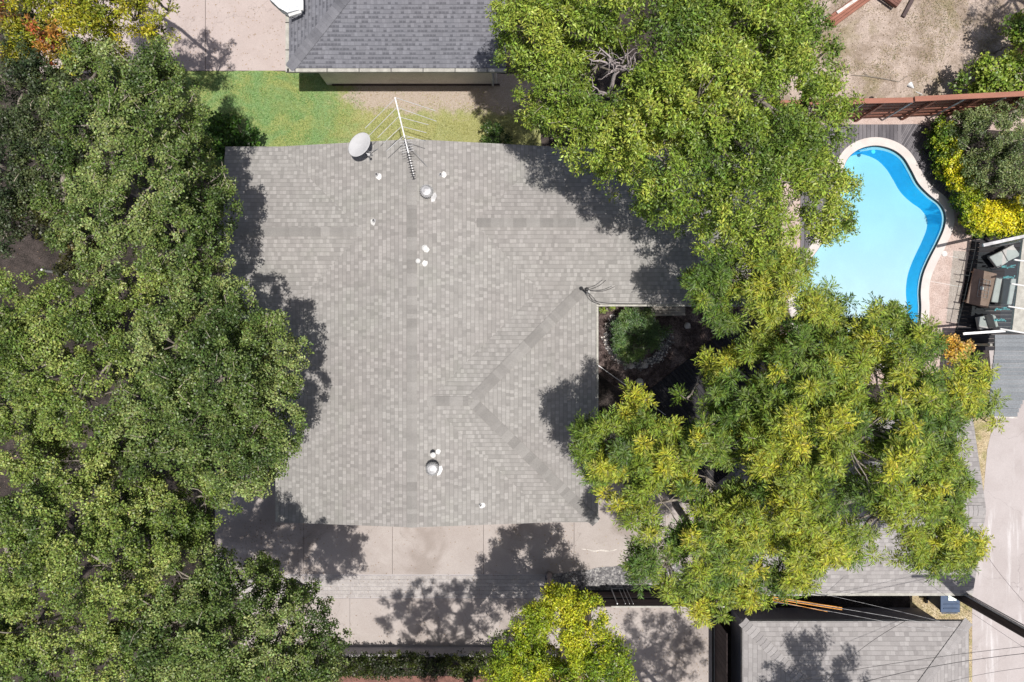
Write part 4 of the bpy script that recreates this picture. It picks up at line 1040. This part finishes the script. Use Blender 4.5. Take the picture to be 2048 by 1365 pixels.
def tree(name, label, base, lobes, kind, pal, seed, hfork=3.0, tr=.22, gap=-.35, wl=1.1, dens=1.0, group=None, mscale=1, lscale=1, twigs=.5, spots=(), mat='leaf', lean=(0, 0), barkm='bark', cat='tree', under=.7, holes=(), sub=7, low=-.35):
    rng = np.random.default_rng(seed); b = P(*base, 0) if len(base) == 2 else Vector(base)
    root = thing(name, (b.x, b.y, 0), label, cat, group)
    Pp, lob, D_ = crown_points(lobes, kind, rng, gap, wl, dens=dens, low=low, under=under, holes=holes)
    n1, n2 = Noise3(rng, 2.4), Noise3(rng, .8)
    f = np.clip((.42 if kind == 'star' else .5) + .34 * n1(Pp) + .3 * n2(Pp) + rng.normal(0, .12, len(Pp)), 0, 1)[:, None]
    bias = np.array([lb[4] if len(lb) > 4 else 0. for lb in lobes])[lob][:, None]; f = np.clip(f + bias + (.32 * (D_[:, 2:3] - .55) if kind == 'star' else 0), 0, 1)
    a, c, d = [np.array(x) for x in pal]
    cols = np.where(f < .5, a + (c - a) * f * 2, c + (d - c) * (f - .5) * 2)
    for (px, py, z, rp, sc) in spots:      # patches of another leaf colour
        q = np.array(P(px, py, z)); r = rp * (H - z) / F; w = np.clip(1.3 - np.linalg.norm(Pp[:, :2] - q[:2], axis=1) / r, 0, 1)[:, None] * (rng.random((len(Pp), 1)) < .8)
        cols = cols * (1 - w) + np.array(sc) * w
    leaf_mesh('crown', *make_leaves(Pp, D_, cols, kind, rng, mscale, lscale), root, mat)
    mb = MB(); fork = np.array([b.x + lean[0], b.y + lean[1], hfork])
    mb.tube(curve((b.x, b.y, -.05), fork, .08, rng, 5), [tr * k for k in (1.5, 1.1, 1.0, .95, .9, .85)], 10)
    mb.build('trunk', M[barkm], root, smooth=True)
    mb = MB(); cen = [np.array(P(*lb[:3])) for lb in lobes]
    order = sorted(range(len(cen)), key=lambda i: np.linalg.norm(cen[i][:2] - fork[:2])); nodes = [(fork, tr * .8)]
    for i in order:
        c_ = cen[i] - np.array([0, 0, .35]); j = min(range(len(nodes)), key=lambda k: np.linalg.norm(nodes[k][0] - c_) + .25 * k * 0); s_, r_ = nodes[j]
        r1_ = max(.03, r_ * .62); mb.tube(curve(s_, c_, .22, rng, 6), np.linspace(r_ * .8, r1_, 7).tolist(), 7); nodes.append((c_, r1_))
        idx = np.where(lob == i)[0]
        if len(idx):
            for q in rng.choice(idx, min(len(idx), sub), replace=False):
                mb.tube(curve(c_, Pp[q], .25, rng, 4), np.linspace(r1_ * .6, .012, 5).tolist(), 5, cap=False)
    mb.build('limbs', M[barkm], root, smooth=True)
    if twigs > 0:
        mb = MB(); nt = int(len(Pp) * .25 * twigs)
        for q in rng.choice(len(Pp), min(nt, len(Pp)), replace=False):
            d = D_[q] + rng.normal(0, .7, 3); d[2] = abs(d[2]) * .5 + .1; d /= np.linalg.norm(d); p = Pp[q]; l = rng.uniform(.2, .5)
            mb.tube([p - d * l * .5, p + rng.normal(0, .03, 3), p + d * l * .5], [.012, .009, .004], 3, cap=False)
        mb.build('twigs', M['twig'], root)['kind'] = 'stuff'
    return root

OAK = ((.052, .088, .020), (.120, .172, .040), (.235, .285, .095))
OAKY = ((.064, .104, .020), (.145, .202, .040), (.260, .310, .080))
GRN = ((.095, .155, .026), (.195, .270, .036), (.315, .370, .060))
PIS = ((.062, .115, .020), (.155, .215, .028), (.31, .325, .035))
YEL = ((.120, .195, .016), (.260, .330, .022), (.46, .46, .03))
AUT = ((.10, .14, .015), (.25, .26, .02), (.38, .34, .02))
HED = ((.075, .14, .018), (.27, .33, .02), (.60, .54, .02))
OLV = ((.065, .10, .03), (.135, .175, .06), (.22, .26, .10))

tree('oak_tree', 'grey green oak with bare twigs overhanging the top left corner of the house roof', (330, 400),
     [(285, 165, 7.6, 80), (335, 235, 7.8, 70), (215, 250, 8.0, 85), (310, 340, 8.6, 95), (395, 370, 7.2, 60), (385, 290, 7.0, 45), (230, 430, 8.2, 90), (340, 470, 8.0, 90),
      (180, 130, 6.8, 55), (150, 480, 7.0, 50), (190, 545, 7.0, 50), (120, 410, 6.6, 42), (240, 180, 7.2, 55), (130, 290, 6.6, 60), (170, 370, 6.8, 55), (415, 455, 7.0, 40), (400, 520, 6.8, 45), (150, 200, 7.8, 55), (330, 130, 6.6, 45), (430, 400, 6.6, 42)], 'oak', OAK, 1, twigs=1.6, gap=-.3)
tree('oak_tree', 'dark oak cut by the left edge above the bare gap', (-20, 330), [(25, 170, 7.0, 85), (70, 270, 6.8, 80), (10, 340, 6.6, 70), (90, 360, 6.4, 50), (100, 180, 6.8, 60), (10, 400, 6.2, 45), (60, 395, 6.2, 38), (40, 60, 6.4, 40), (-10, 470, 6.2, 40)],
     'oak', ((.022, .038, .014), (.05, .072, .026), (.088, .112, .04)), 2, gap=-.25)
tree('oak_tree', 'large round oak crown reaching furthest over the left side of the house roof', (430, 780),
     [(450, 640, 7.6, 80), (520, 700, 7.5, 78), (430, 760, 8.8, 105), (510, 850, 8.0, 88), (545, 770, 7.3, 52), (410, 880, 8.2, 90), (340, 690, 8.2, 80), (480, 940, 7.2, 70),
      (330, 800, 8.2, 80), (380, 600, 7.4, 60), (540, 900, 7.0, 45), (290, 880, 7.8, 70)], 'oak', OAK, 3, gap=-.5, twigs=.8)
tree('oak_tree', 'bright green oak at the left edge below the bare gap', (110, 740), [(55, 620, 7.8, 80), (140, 650, 8.0, 75), (210, 720, 8.2, 70), (70, 730, 8.2, 85), (160, 800, 8.0, 80), (40, 820, 7.6, 60), (240, 620, 7.5, 60),
      (290, 560, 7.2, 45), (5, 690, 7.6, 60), (-30, 780, 7.6, 70)], 'oak', OAKY, 4, gap=-.4)
tree('oak_tree', 'spreading oak filling the lower left between two dark gaps', (170, 1060), [(60, 960, 7.8, 75), (160, 930, 8.0, 65), (110, 1050, 8.4, 95), (225, 1020, 8.0, 75), (60, 1140, 8.1, 75), (195, 1140, 8.6, 95), (315, 1020, 7.6, 65),
      (290, 1110, 7.8, 70), (400, 1000, 7.0, 50), (100, 870, 6.6, 45), (230, 900, 6.6, 50), (20, 1220, 7, 50), (-20, 1060, 7.8, 80), (380, 1060, 6.6, 38)], 'oak', OAKY, 5, gap=-.33)
tree('oak_tree', 'oak in the very bottom left corner', (90, 1290), [(50, 1260, 7.6, 70), (160, 1260, 8.2, 85), (90, 1340, 7.8, 80), (210, 1340, 8.0, 80), (-20, 1330, 7.6, 70), (260, 1240, 7.8, 60)], 'oak', OAKY, 6, gap=-.2)
tree('oak_tree', 'oak at the bottom beside the driveway with crown touching the clipped hedge', (430, 1250), [(380, 1170, 7.8, 75), (450, 1210, 8.0, 80), (340, 1260, 8.1, 85), (440, 1290, 8.6, 100), (555, 1270, 7.8, 80), (610, 1220, 6.9, 45),
      (635, 1310, 7.2, 55), (500, 1370, 8.0, 90), (520, 1150, 6.6, 40), (600, 1180, 6.4, 28), (370, 1370, 8.0, 85), (620, 1370, 7.4, 65), (300, 1340, 8, 70)], 'oak', OAK, 7, gap=-.4, twigs=.8)
tree('autumn_tree', 'yellow green tree with a rusty red patch in the top left corner', (90, 60), [(30, 40, 6.6, 70), (110, 20, 7.0, 75), (190, 20, 6.8, 65), (60, 110, 6.4, 55), (150, 90, 6.6, 60), (110, -60, 7, 80), (215, 90, 6.2, 45)],
     'ash', AUT, 8, spots=[(112, 78, 6.8, 38, (.34, .10, .035)), (20, 30, 6.8, 22, (.20, .06, .03)), (95, 125, 6.4, 24, (.30, .09, .03))], gap=-.3)
tree('autumn_tree', 'small sparse yellow tree overhanging the pink driveway', (285, 20), [(255, 30, 6.0, 42), (305, 30, 6.0, 42), (320, 80, 5.6, 25), (280, -30, 6.2, 60), (325, 10, 5.6, 28)], 'ash', AUT, 9, tr=.12, gap=-.1, dens=.7, under=.1)
tree('broad_tree', 'huge bright green tree overhanging the top right of the house roof and the pool', (1380, 230),
     [(1035, 25, 7.2, 52), (1030, 100, 7.0, 42), (1090, 120, 7.4, 55), (1075, 190, 7.2, 42), (1160, 210, 7.8, 60), (1120, 20, 8.2, 70), (1270, 130, 8.8, 60), (1280, 270, 8.6, 70), (1440, 270, 9.2, 80), (1570, 280, 8.8, 75), (1540, 120, 9, 75), (1390, 110, 9.3, 80), (1075, 60, 7.8, 75), (1180, 40, 8.6, 90), (1320, 50, 9.2, 110), (1460, 50, 9.2, 115), (1570, 50, 8.4, 85), (1120, 160, 7.6, 70), (1110, 235, 7.0, 50), (1190, 255, 8.2, 80), (1310, 210, 9.0, 85),
      (1400, 190, 9.6, 110), (1530, 190, 9.3, 110), (1630, 230, 7.8, 68), (1220, 320, 7.4, 62), (1350, 330, 8.8, 105), (1490, 340, 9.0, 110), (1610, 360, 7.8, 78), (1320, 400, 7.2, 52), (1430, 430, 7.6, 75),
      (1550, 440, 7.6, 72), (1660, 440, 6.8, 45), (1665, 300, 7.2, 45), (1688, 360, 6.9, 36), (1690, 200, 7, 28), (1620, 130, 8.0, 65), (1500, 500, 7.0, 45), (1200, 120, 7.4, 55), (1700, 440, 6.2, 24), (1180, -60, 8, 110), (1400, -60, 9, 130), (1600, -40, 8.4, 90)],
     'ash', GRN, 10, hfork=3.6, tr=.34, gap=-.55, dens=.9, under=.8, twigs=.35, sub=8, holes=((1205, 112, 8.6, .42), (1245, 112, 8.8, .5), (1222, 140, 8.6, .45), (1215, 172, 8.2, .38), (1262, 118, 8.8, .35)))
PT = [(1600, 880, 0)]
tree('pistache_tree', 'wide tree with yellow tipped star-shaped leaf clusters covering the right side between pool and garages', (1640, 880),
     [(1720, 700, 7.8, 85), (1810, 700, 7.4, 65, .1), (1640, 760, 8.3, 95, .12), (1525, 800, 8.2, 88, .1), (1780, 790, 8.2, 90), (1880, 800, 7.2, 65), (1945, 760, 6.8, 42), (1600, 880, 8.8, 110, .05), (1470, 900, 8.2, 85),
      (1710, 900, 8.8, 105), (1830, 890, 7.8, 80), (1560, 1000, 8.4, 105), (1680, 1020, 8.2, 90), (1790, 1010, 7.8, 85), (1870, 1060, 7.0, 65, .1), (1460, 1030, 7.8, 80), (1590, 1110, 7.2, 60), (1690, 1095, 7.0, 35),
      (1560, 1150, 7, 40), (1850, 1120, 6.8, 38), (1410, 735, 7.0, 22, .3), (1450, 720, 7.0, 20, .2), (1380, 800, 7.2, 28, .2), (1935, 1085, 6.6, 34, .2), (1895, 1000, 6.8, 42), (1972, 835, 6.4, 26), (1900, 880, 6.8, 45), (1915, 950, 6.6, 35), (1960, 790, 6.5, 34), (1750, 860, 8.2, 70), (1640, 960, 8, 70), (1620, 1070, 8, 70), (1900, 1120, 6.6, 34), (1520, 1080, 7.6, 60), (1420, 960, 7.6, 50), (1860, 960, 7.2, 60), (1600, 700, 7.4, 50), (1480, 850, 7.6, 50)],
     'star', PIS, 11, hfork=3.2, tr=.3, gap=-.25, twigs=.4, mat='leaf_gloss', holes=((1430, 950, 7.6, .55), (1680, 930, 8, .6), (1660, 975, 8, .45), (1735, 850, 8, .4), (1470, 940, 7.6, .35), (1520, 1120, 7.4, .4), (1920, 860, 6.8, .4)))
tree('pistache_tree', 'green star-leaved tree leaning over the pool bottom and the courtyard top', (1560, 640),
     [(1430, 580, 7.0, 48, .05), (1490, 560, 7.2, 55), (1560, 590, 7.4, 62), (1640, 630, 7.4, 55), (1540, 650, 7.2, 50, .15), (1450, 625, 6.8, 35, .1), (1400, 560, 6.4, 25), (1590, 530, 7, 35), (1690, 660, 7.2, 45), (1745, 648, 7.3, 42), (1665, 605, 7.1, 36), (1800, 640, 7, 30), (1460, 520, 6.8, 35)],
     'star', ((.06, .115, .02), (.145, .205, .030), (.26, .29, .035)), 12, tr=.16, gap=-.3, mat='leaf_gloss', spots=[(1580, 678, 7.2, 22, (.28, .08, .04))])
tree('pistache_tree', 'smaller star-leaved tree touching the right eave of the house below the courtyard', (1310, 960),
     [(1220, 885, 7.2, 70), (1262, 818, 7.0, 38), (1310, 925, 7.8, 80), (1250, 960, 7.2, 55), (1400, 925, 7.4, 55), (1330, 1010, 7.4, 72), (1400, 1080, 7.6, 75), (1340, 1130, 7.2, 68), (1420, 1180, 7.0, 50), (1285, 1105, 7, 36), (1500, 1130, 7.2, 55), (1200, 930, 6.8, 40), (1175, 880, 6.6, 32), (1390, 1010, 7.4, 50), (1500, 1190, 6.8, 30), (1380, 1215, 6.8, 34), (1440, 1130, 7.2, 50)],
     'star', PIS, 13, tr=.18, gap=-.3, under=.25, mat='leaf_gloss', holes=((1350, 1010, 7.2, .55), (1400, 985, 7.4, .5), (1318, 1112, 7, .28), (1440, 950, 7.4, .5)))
tree('young_tree', 'small vivid yellow green tree at the bottom centre with its forked trunk showing', (1098, 1150),
     [(1135, 1222, 5.6, 44), (1065, 1262, 5.5, 40), (1178, 1268, 5.8, 48), (1028, 1325, 5.6, 50), (1205, 1335, 5.8, 52), (1075, 1345, 6.0, 42), (1160, 1350, 6.0, 48), (1120, 1410, 6.2, 75), (1100, 1200, 5.2, 24), (1225, 1290, 5.3, 28), (1010, 1372, 5.4, 40), (1170, 1215, 5.4, 28), (1045, 1300, 5.6, 38), (1215, 1370, 5.6, 40), (1150, 1310, 5.8, 34), (1080, 1238, 5.6, 34), (1058, 1308, 5.7, 36), (1152, 1258, 5.8, 32), (990, 1350, 5.3, 30), (1240, 1345, 5.3, 32), (1098, 1268, 4.6, 26), (1085, 1300, 4.8, 24)],
     'ash', YEL, 14, hfork=2.4, tr=.09, gap=-.8, barkm='deadwood', twigs=.3, sub=4, lscale=.9, under=1.6, holes=((1113, 1290, 5.2, .27),))
# trees just outside the frame whose shadows fall into it
tree('shade_tree', 'oak standing below the bottom edge whose shadow falls on the lower driveway', (-1.6, -12.3, 0), [tuple(list(((x / ((H - z) / F)) + 1024, 682.5 - y / ((H - z) / F), z, r * F / (H - z)))) for x, y, z, r in
     [(-1.5, -10.9, 9, 1.1), (-2.6, -11.2, 8.6, .95), (-.5, -11.1, 8.8, 1.0), (-1.4, -12.2, 9.4, 1.3), (.3, -11.8, 8.4, .9), (-2.1, -10.5, 8.2, .7), (-.9, -10.4, 8.4, .7)]], 'oak', OAK, 15, gap=.05, dens=.7, under=.25, tr=.14)
tree('shade_tree', 'tall tree standing below the bottom edge whose shadow falls on the parking pad', (6, -13.4, 0), [tuple(list(((x / ((H - z) / F)) + 1024, 682.5 - y / ((H - z) / F), z, r * F / (H - z)))) for x, y, z, r in
     [(6.4, -12.1, 9, 1.1), (7.2, -12.9, 9, 1.2), (5.8, -13.4, 9, 1.2), (6.9, -11.7, 8.6, .9), (5.7, -12.5, 8.4, .9), (7.4, -11.6, 8.2, .7)]], 'ash', GRN, 16, gap=.0, dens=.7, under=.25, tr=.14)
tree('shade_tree', 'tall tree standing below the hipped garage whose shadow falls on its roof', (11, -16.5, 0), [tuple(list(((x / ((H - z) / F)) + 1024, 682.5 - y / ((H - z) / F), z, r * F / (H - z)))) for x, y, z, r in
     [(10.6, -11.1, 9.2, .95), (11.4, -12.0, 9.4, 1.2), (10.0, -11.8, 9, 1.0), (12.2, -12.2, 9, .8), (9.6, -12.6, 9, 1.1), (11, -13.5, 9, 1.5), (10.2, -10.6, 9, .5)]], 'ash', GRN, 17, gap=-.1, dens=.7, under=.25, tr=.16)
tree('shade_tree', 'tree standing beyond the top right corner shading the bare yard', (20.5, 11.5, 0), [tuple(list(((x / ((H - z) / F)) + 1024, 682.5 - y / ((H - z) / F), z, r * F / (H - z)))) for x, y, z, r in
     [(18.4, 11.0, 6.5, 1.0), (19.3, 11.8, 7, 1.2), (18.2, 9.6, 6, .8), (20, 10.2, 7, 1.3), (17.6, 10.4, 5.8, .6), (20, 12.8, 7, 1.4)]], 'ash', GRN, 18, gap=.1, dens=.6, under=.2, tr=.14)

# shrubs and hedges
def shrub(name, label, lobes, kind, pal, seed, cat='shrub', group=None, **kw):
    b = (sum(l[0] for l in lobes) / len(lobes), sum(l[1] for l in lobes) / len(lobes))
    z = lobes[0][2]; p = P(*b, z)
    args = dict(hfork=.5, tr=.04, gap=-.6, twigs=.1, dens=1.0, sub=3, low=-.6, under=.6); args.update(kw)
    return tree(name, label, (p.x, p.y, 0), lobes, kind, pal, seed, group=group, cat=cat, **args)
hl = []
for i in range(13):
    t = i / 12; x = 1872 + (1950 - 1872) * t ** 1.3; y = 262 + (440 - 262) * t; hl.append((x + 14, y, .95, 24 + 3 * math.sin(i * 2.1), -.12 + .025 * i)); hl.append((x - 1, y + 3, .55, 22, -.45)); hl.append((x + 3, y - 8, .7, 20, -.4))
for i in range(8): hl.append((1960 + i * 16, 430 + 4 * math.sin(i), 1.0, 32, .3)); hl.append((1958 + i * 16, 448, .7, 24, .05))
hedge = shrub('clipped_hedge', 'yellow topped hedge curving round the right side of the pool deck', hl, 'hedge', HED, 30, 'hedge', dens=1.0, gap=-1.2)
shrub('olive_tree', 'grey green bushy tree behind the yellow topped hedge', [(1965, 300, 1.7, 42), (2010, 270, 2.0, 50), (2030, 340, 2.0, 50), (1980, 345, 1.6, 38), (1935, 255, 1.4, 32), (2050, 380, 1.8, 38), (1930, 295, 1.3, 26), (2045, 220, 1.8, 35), (1960, 235, 1.4, 25)],
      'oak', OLV, 31, 'tree', twigs=1.0, gap=-.2, hfork=1.2, tr=.08)
shrub('leafy_shrub', 'bright green shrub in the bare yard just above the right end of the fence', [(1945, 165, 1.3, 32), (1985, 150, 1.5, 38), (2030, 150, 1.5, 38), (1965, 180, 1.1, 25), (2015, 178, 1.1, 28)], 'hedge', GRN, 32, lscale=1.6, gap=-.5)
shrub('leafy_shrub', 'bright green shrub at the right edge near the brick edging', [(2045, 50, 1.6, 26), (2055, 90, 1.4, 24), (2070, 60, 1.6, 40)], 'hedge', GRN, 33, lscale=1.6)
shrub('leafy_shrub', 'glossy green shrub at the top left corner of the house beside the lawn', [(450, 278, 1.3, 28), (482, 268, 1.2, 30), (502, 284, .9, 20), (440, 255, 1.4, 24), (430, 290, 1.4, 30)], 'hedge', ((.03, .075, .012), (.07, .15, .02), (.13, .22, .03)), 34, lscale=1.6)
shrub('leafy_shrub', 'small dark bush at the right end of the lawn', [(985, 262, .9, 20), (1000, 278, .9, 20), (978, 280, .8, 14)], 'hedge', ((.03, .06, .012), (.06, .11, .02), (.11, .17, .03)), 35)
shrub('autumn_shrub', 'orange leaved shrub between the patio railing and the big tree', [(1895, 690, 1.6, 20), (1912, 705, 1.6, 22), (1932, 697, 1.5, 18), (1905, 725, 1.4, 16), (1925, 720, 1.4, 14)], 'hedge', ((.30, .17, .03), (.50, .30, .04), (.55, .36, .12)), 36, lscale=1.3, gap=-.3)
shrub('clipped_hedge', 'low hedge along the bottom behind the retaining wall, tree shade put into its dark green', [(600 + i * 20, 1331 + 2 * math.sin(i), .75, 24) for i in range(26)], 'hedge', ((.02, .03, .006), (.04, .055, .008), (.08, .10, .012)), 37, 'hedge', gap=-1.5, dens=.9)  # dark palette puts the off-frame trees' shadow into the leaf colour
shrub('red_shrub', 'small rusty red bush among the leaves above the big tree', [(1578, 672, 2.6, 16), (1565, 685, 2.4, 12)], 'hedge', ((.12, .03, .02), (.25, .07, .03), (.32, .1, .04)), 38)
# courtyard fern-like plant: star clusters with long narrow leaves
shrub('courtyard_fern', 'round dark green feathery plant in the middle of the courtyard bed', [(1250, 665, .9, 24), (1285, 645, 1.0, 26), (1310, 665, .9, 24), (1270, 695, .8, 24), (1295, 695, .8, 20), (1265, 635, .8, 18), (1245, 690, .7, 16)],
      'star', ((.05, .10, .035), (.09, .16, .05), (.16, .24, .06)), 39, 'fern', gap=-.8, lscale=.8)
shrub('grass_tuft', 'small light green tuft at the courtyard corner below the service mast', [(1207, 620, .4, 12), (1218, 617, .35, 9)], 'star', GRN, 40, 'grass tuft', gap=-2, lscale=.5)
mbd = MB(); rngd = np.random.default_rng(99)     # bleached dead limbs standing in the gap of the big tree
dt = thing('dead_limb', tuple(P(1225, 170, 5)[:2]) + (0,), 'bleached bare dead limbs in the gap of the huge green tree', 'dead limbs')
b = P(1215, 190, 7.6); base = (P(1330, 230, 3.5).x, P(1330, 230, 3.5).y, 3.5)
mbd.tube(curve(base, b, .1, rngd), np.linspace(.1, .06, 6).tolist(), 7)
ends = [(1178, 118, 8.4), (1198, 95, 8.6), (1250, 108, 9.0), (1272, 105, 9.0), (1232, 125, 8.8), (1185, 172, 8.2), (1222, 145, 8.6), (1275, 130, 8.8), (1200, 190, 8), (1243, 180, 8.3), (1215, 118, 8.6)]
mid = P(1238, 140, 8.4); mbd.tube(curve(b, mid, .12, rngd), np.linspace(.06, .045, 6).tolist(), 6)
for e in ends:
    q = P(*e); s_ = mid if e[1] < 150 else b
    mbd.tube(curve(s_, q, .25, rngd), np.linspace(.04, .012, 6).tolist(), 5)
    for _ in range(4):
        w_ = Vector(s_).lerp(q, rngd.uniform(.4, 1)); mbd.tube(curve(w_, w_ + Vector(rngd.normal(0, .28, 3)), .2, rngd, 3), [.012, .009, .006, .004], 4, cap=False)
mbd.build('branches', M['deadwood'], dt, smooth=True)

# grass blades on the lawn and dry weeds on the bare yard
rng = np.random.default_rng(61)
def blades(n, x0, x1, y0, y1, z, L, W, colf, name, label, keep=None):
    a = P(x0, y0); b = P(x1, y1); C = np.stack([rng.uniform(a.x, b.x, n), rng.uniform(b.y, a.y, n), np.full(n, z)], 1)
    if keep is not None: C = C[keep(C)]
    n = len(C); ax = norm(rng.normal(size=(n, 3)) * [1, 1, .25] + [0, 0, .5]); C[:, 2] += .5 * L * ax[:, 2]
    col = colf(C) * rng.uniform(.6, 1.45, (n, 1))
    o = leaf_mesh(name, C, ax, norm(np.array([0, 0, 1.]) + rng.normal(0, .4, (n, 3))), L * rng.uniform(.6, 1.4, n), np.full(n, W), col, None)
    tag(o, kind='stuff'); return o
nA, nB = Noise3(rng, 2.2), Noise3(rng, .6)
def lawncol(C):
    f = np.clip((C[:, 0] + 8.2) / 4 + .35 * nA(C) + .3 * nB(C), 0, 1)[:, None]
    return np.array([.13, .25, .07]) * (1 - f) + np.array([.27, .27, .09]) * f
def lawnkeep(C):
    bare = np.clip((C[:, 1] - 7.9) / 1.3, 0, 1) * np.clip((C[:, 0] + 8) / 3, 0, 1) * 1.1 + .1
    return rng.random(len(C)) > np.clip(bare + .25 * nB(C), 0, .97)
blades(60000, 335, 1078, 144, 340, .016, .05, .016, lawncol, 'lawn_grass', '', lawnkeep)
blades(16000, 1640, 2060, -10, 182, .01, .07, .014, lambda C: np.where(rng.random((len(C), 1)) < .25, np.array([[.14, .16, .06]]), np.array([[.38, .31, .2]])), 'dry_weeds', '', lambda C: (nA(C) + .8 * nB(C) + rng.normal(0, .3, len(C))) > .35)
blades(9000, 1820, 1985, 860, 1380, .01, .08, .016, lambda C: np.array([[.36, .3, .15]]) * np.ones((len(C), 1)), 'verge_grass', '', lambda C: (C[:, 0] > 14.9) & (C[:, 0] < 17.2 + .04 * C[:, 1]))
mb = MB(); sp_ = smooth_loop(G([(1162, 1098), (1175, 1098), (1190, 1101), (1205, 1099), (1218, 1101), (1234, 1098), (1228, 1101), (1214, 1103.5), (1200, 1101.5), (1188, 1103.5), (1176, 1100.5)]), 4)
sheet('paint_streak', sp_, .034, M['stone'])
# fallen leaves scattered over paving, roof edge and lawn: nobody could count them
rng = np.random.default_rng(5)
def litter(n, x0, x1, y0, y1, z, col, name):
    px = rng.uniform(x0, x1, n); py = rng.uniform(y0, y1, n); k = (H - z) / F
    C = np.stack([(px - 1024) * k, (682.5 - py) * k, np.full(n, z + .012)], 1)
    return C, norm(rng.normal(size=(n, 3)) * [1, 1, .1]), norm(np.array([0, 0, 1.]) + rng.normal(0, .2, (n, 3))), rng.uniform(.03, .06, n), rng.uniform(.015, .03, n), np.array(col) * rng.uniform(.6, 1.3, (n, 1))
parts = [litter(420, 480, 1180, 1050, 1290, .035, (.22, .13, .06), ''), litter(500, 480, 620, 1040, 1290, .035, (.18, .11, .05), ''), litter(160, 1000, 1500, 960, 1140, .035, (.3, .22, .05), ''),
         litter(700, 1660, 2048, 0, 190, .02, (.2, .14, .07), ''), litter(110, 700, 980, 178, 215, .02, (.3, .2, .1), ''), litter(1600, 0, 560, 400, 1365, .02, (.26, .17, .1), ''),
         litter(240, 1195, 1420, 1216, 1365, .035, (.25, .17, .07), ''), litter(260, 350, 600, 0, 140, .016, (.3, .2, .1), '')]
lm = leaf_mesh('fallen_leaves', *[np.concatenate([p[i] for p in parts]) for i in range(6)], None); tag(lm, kind='stuff')
lm['label'] = 'small dry fallen leaves scattered on paving and soil'; lm['category'] = 'leaves'

shrub('added_shade_shrub', 'dark shrub added to stand in for shade in the gap between the left oaks', [(150, 470, 1.2, 45), (110, 450, 1.2, 40), (165, 530, 1.0, 40), (60, 440, 1.0, 30)], 'hedge', ((.02, .025, .008), (.045, .05, .012), (.12, .10, .03)), 50, lscale=1.5, gap=-.3)  # added to darken a gap that the tree shadows miss
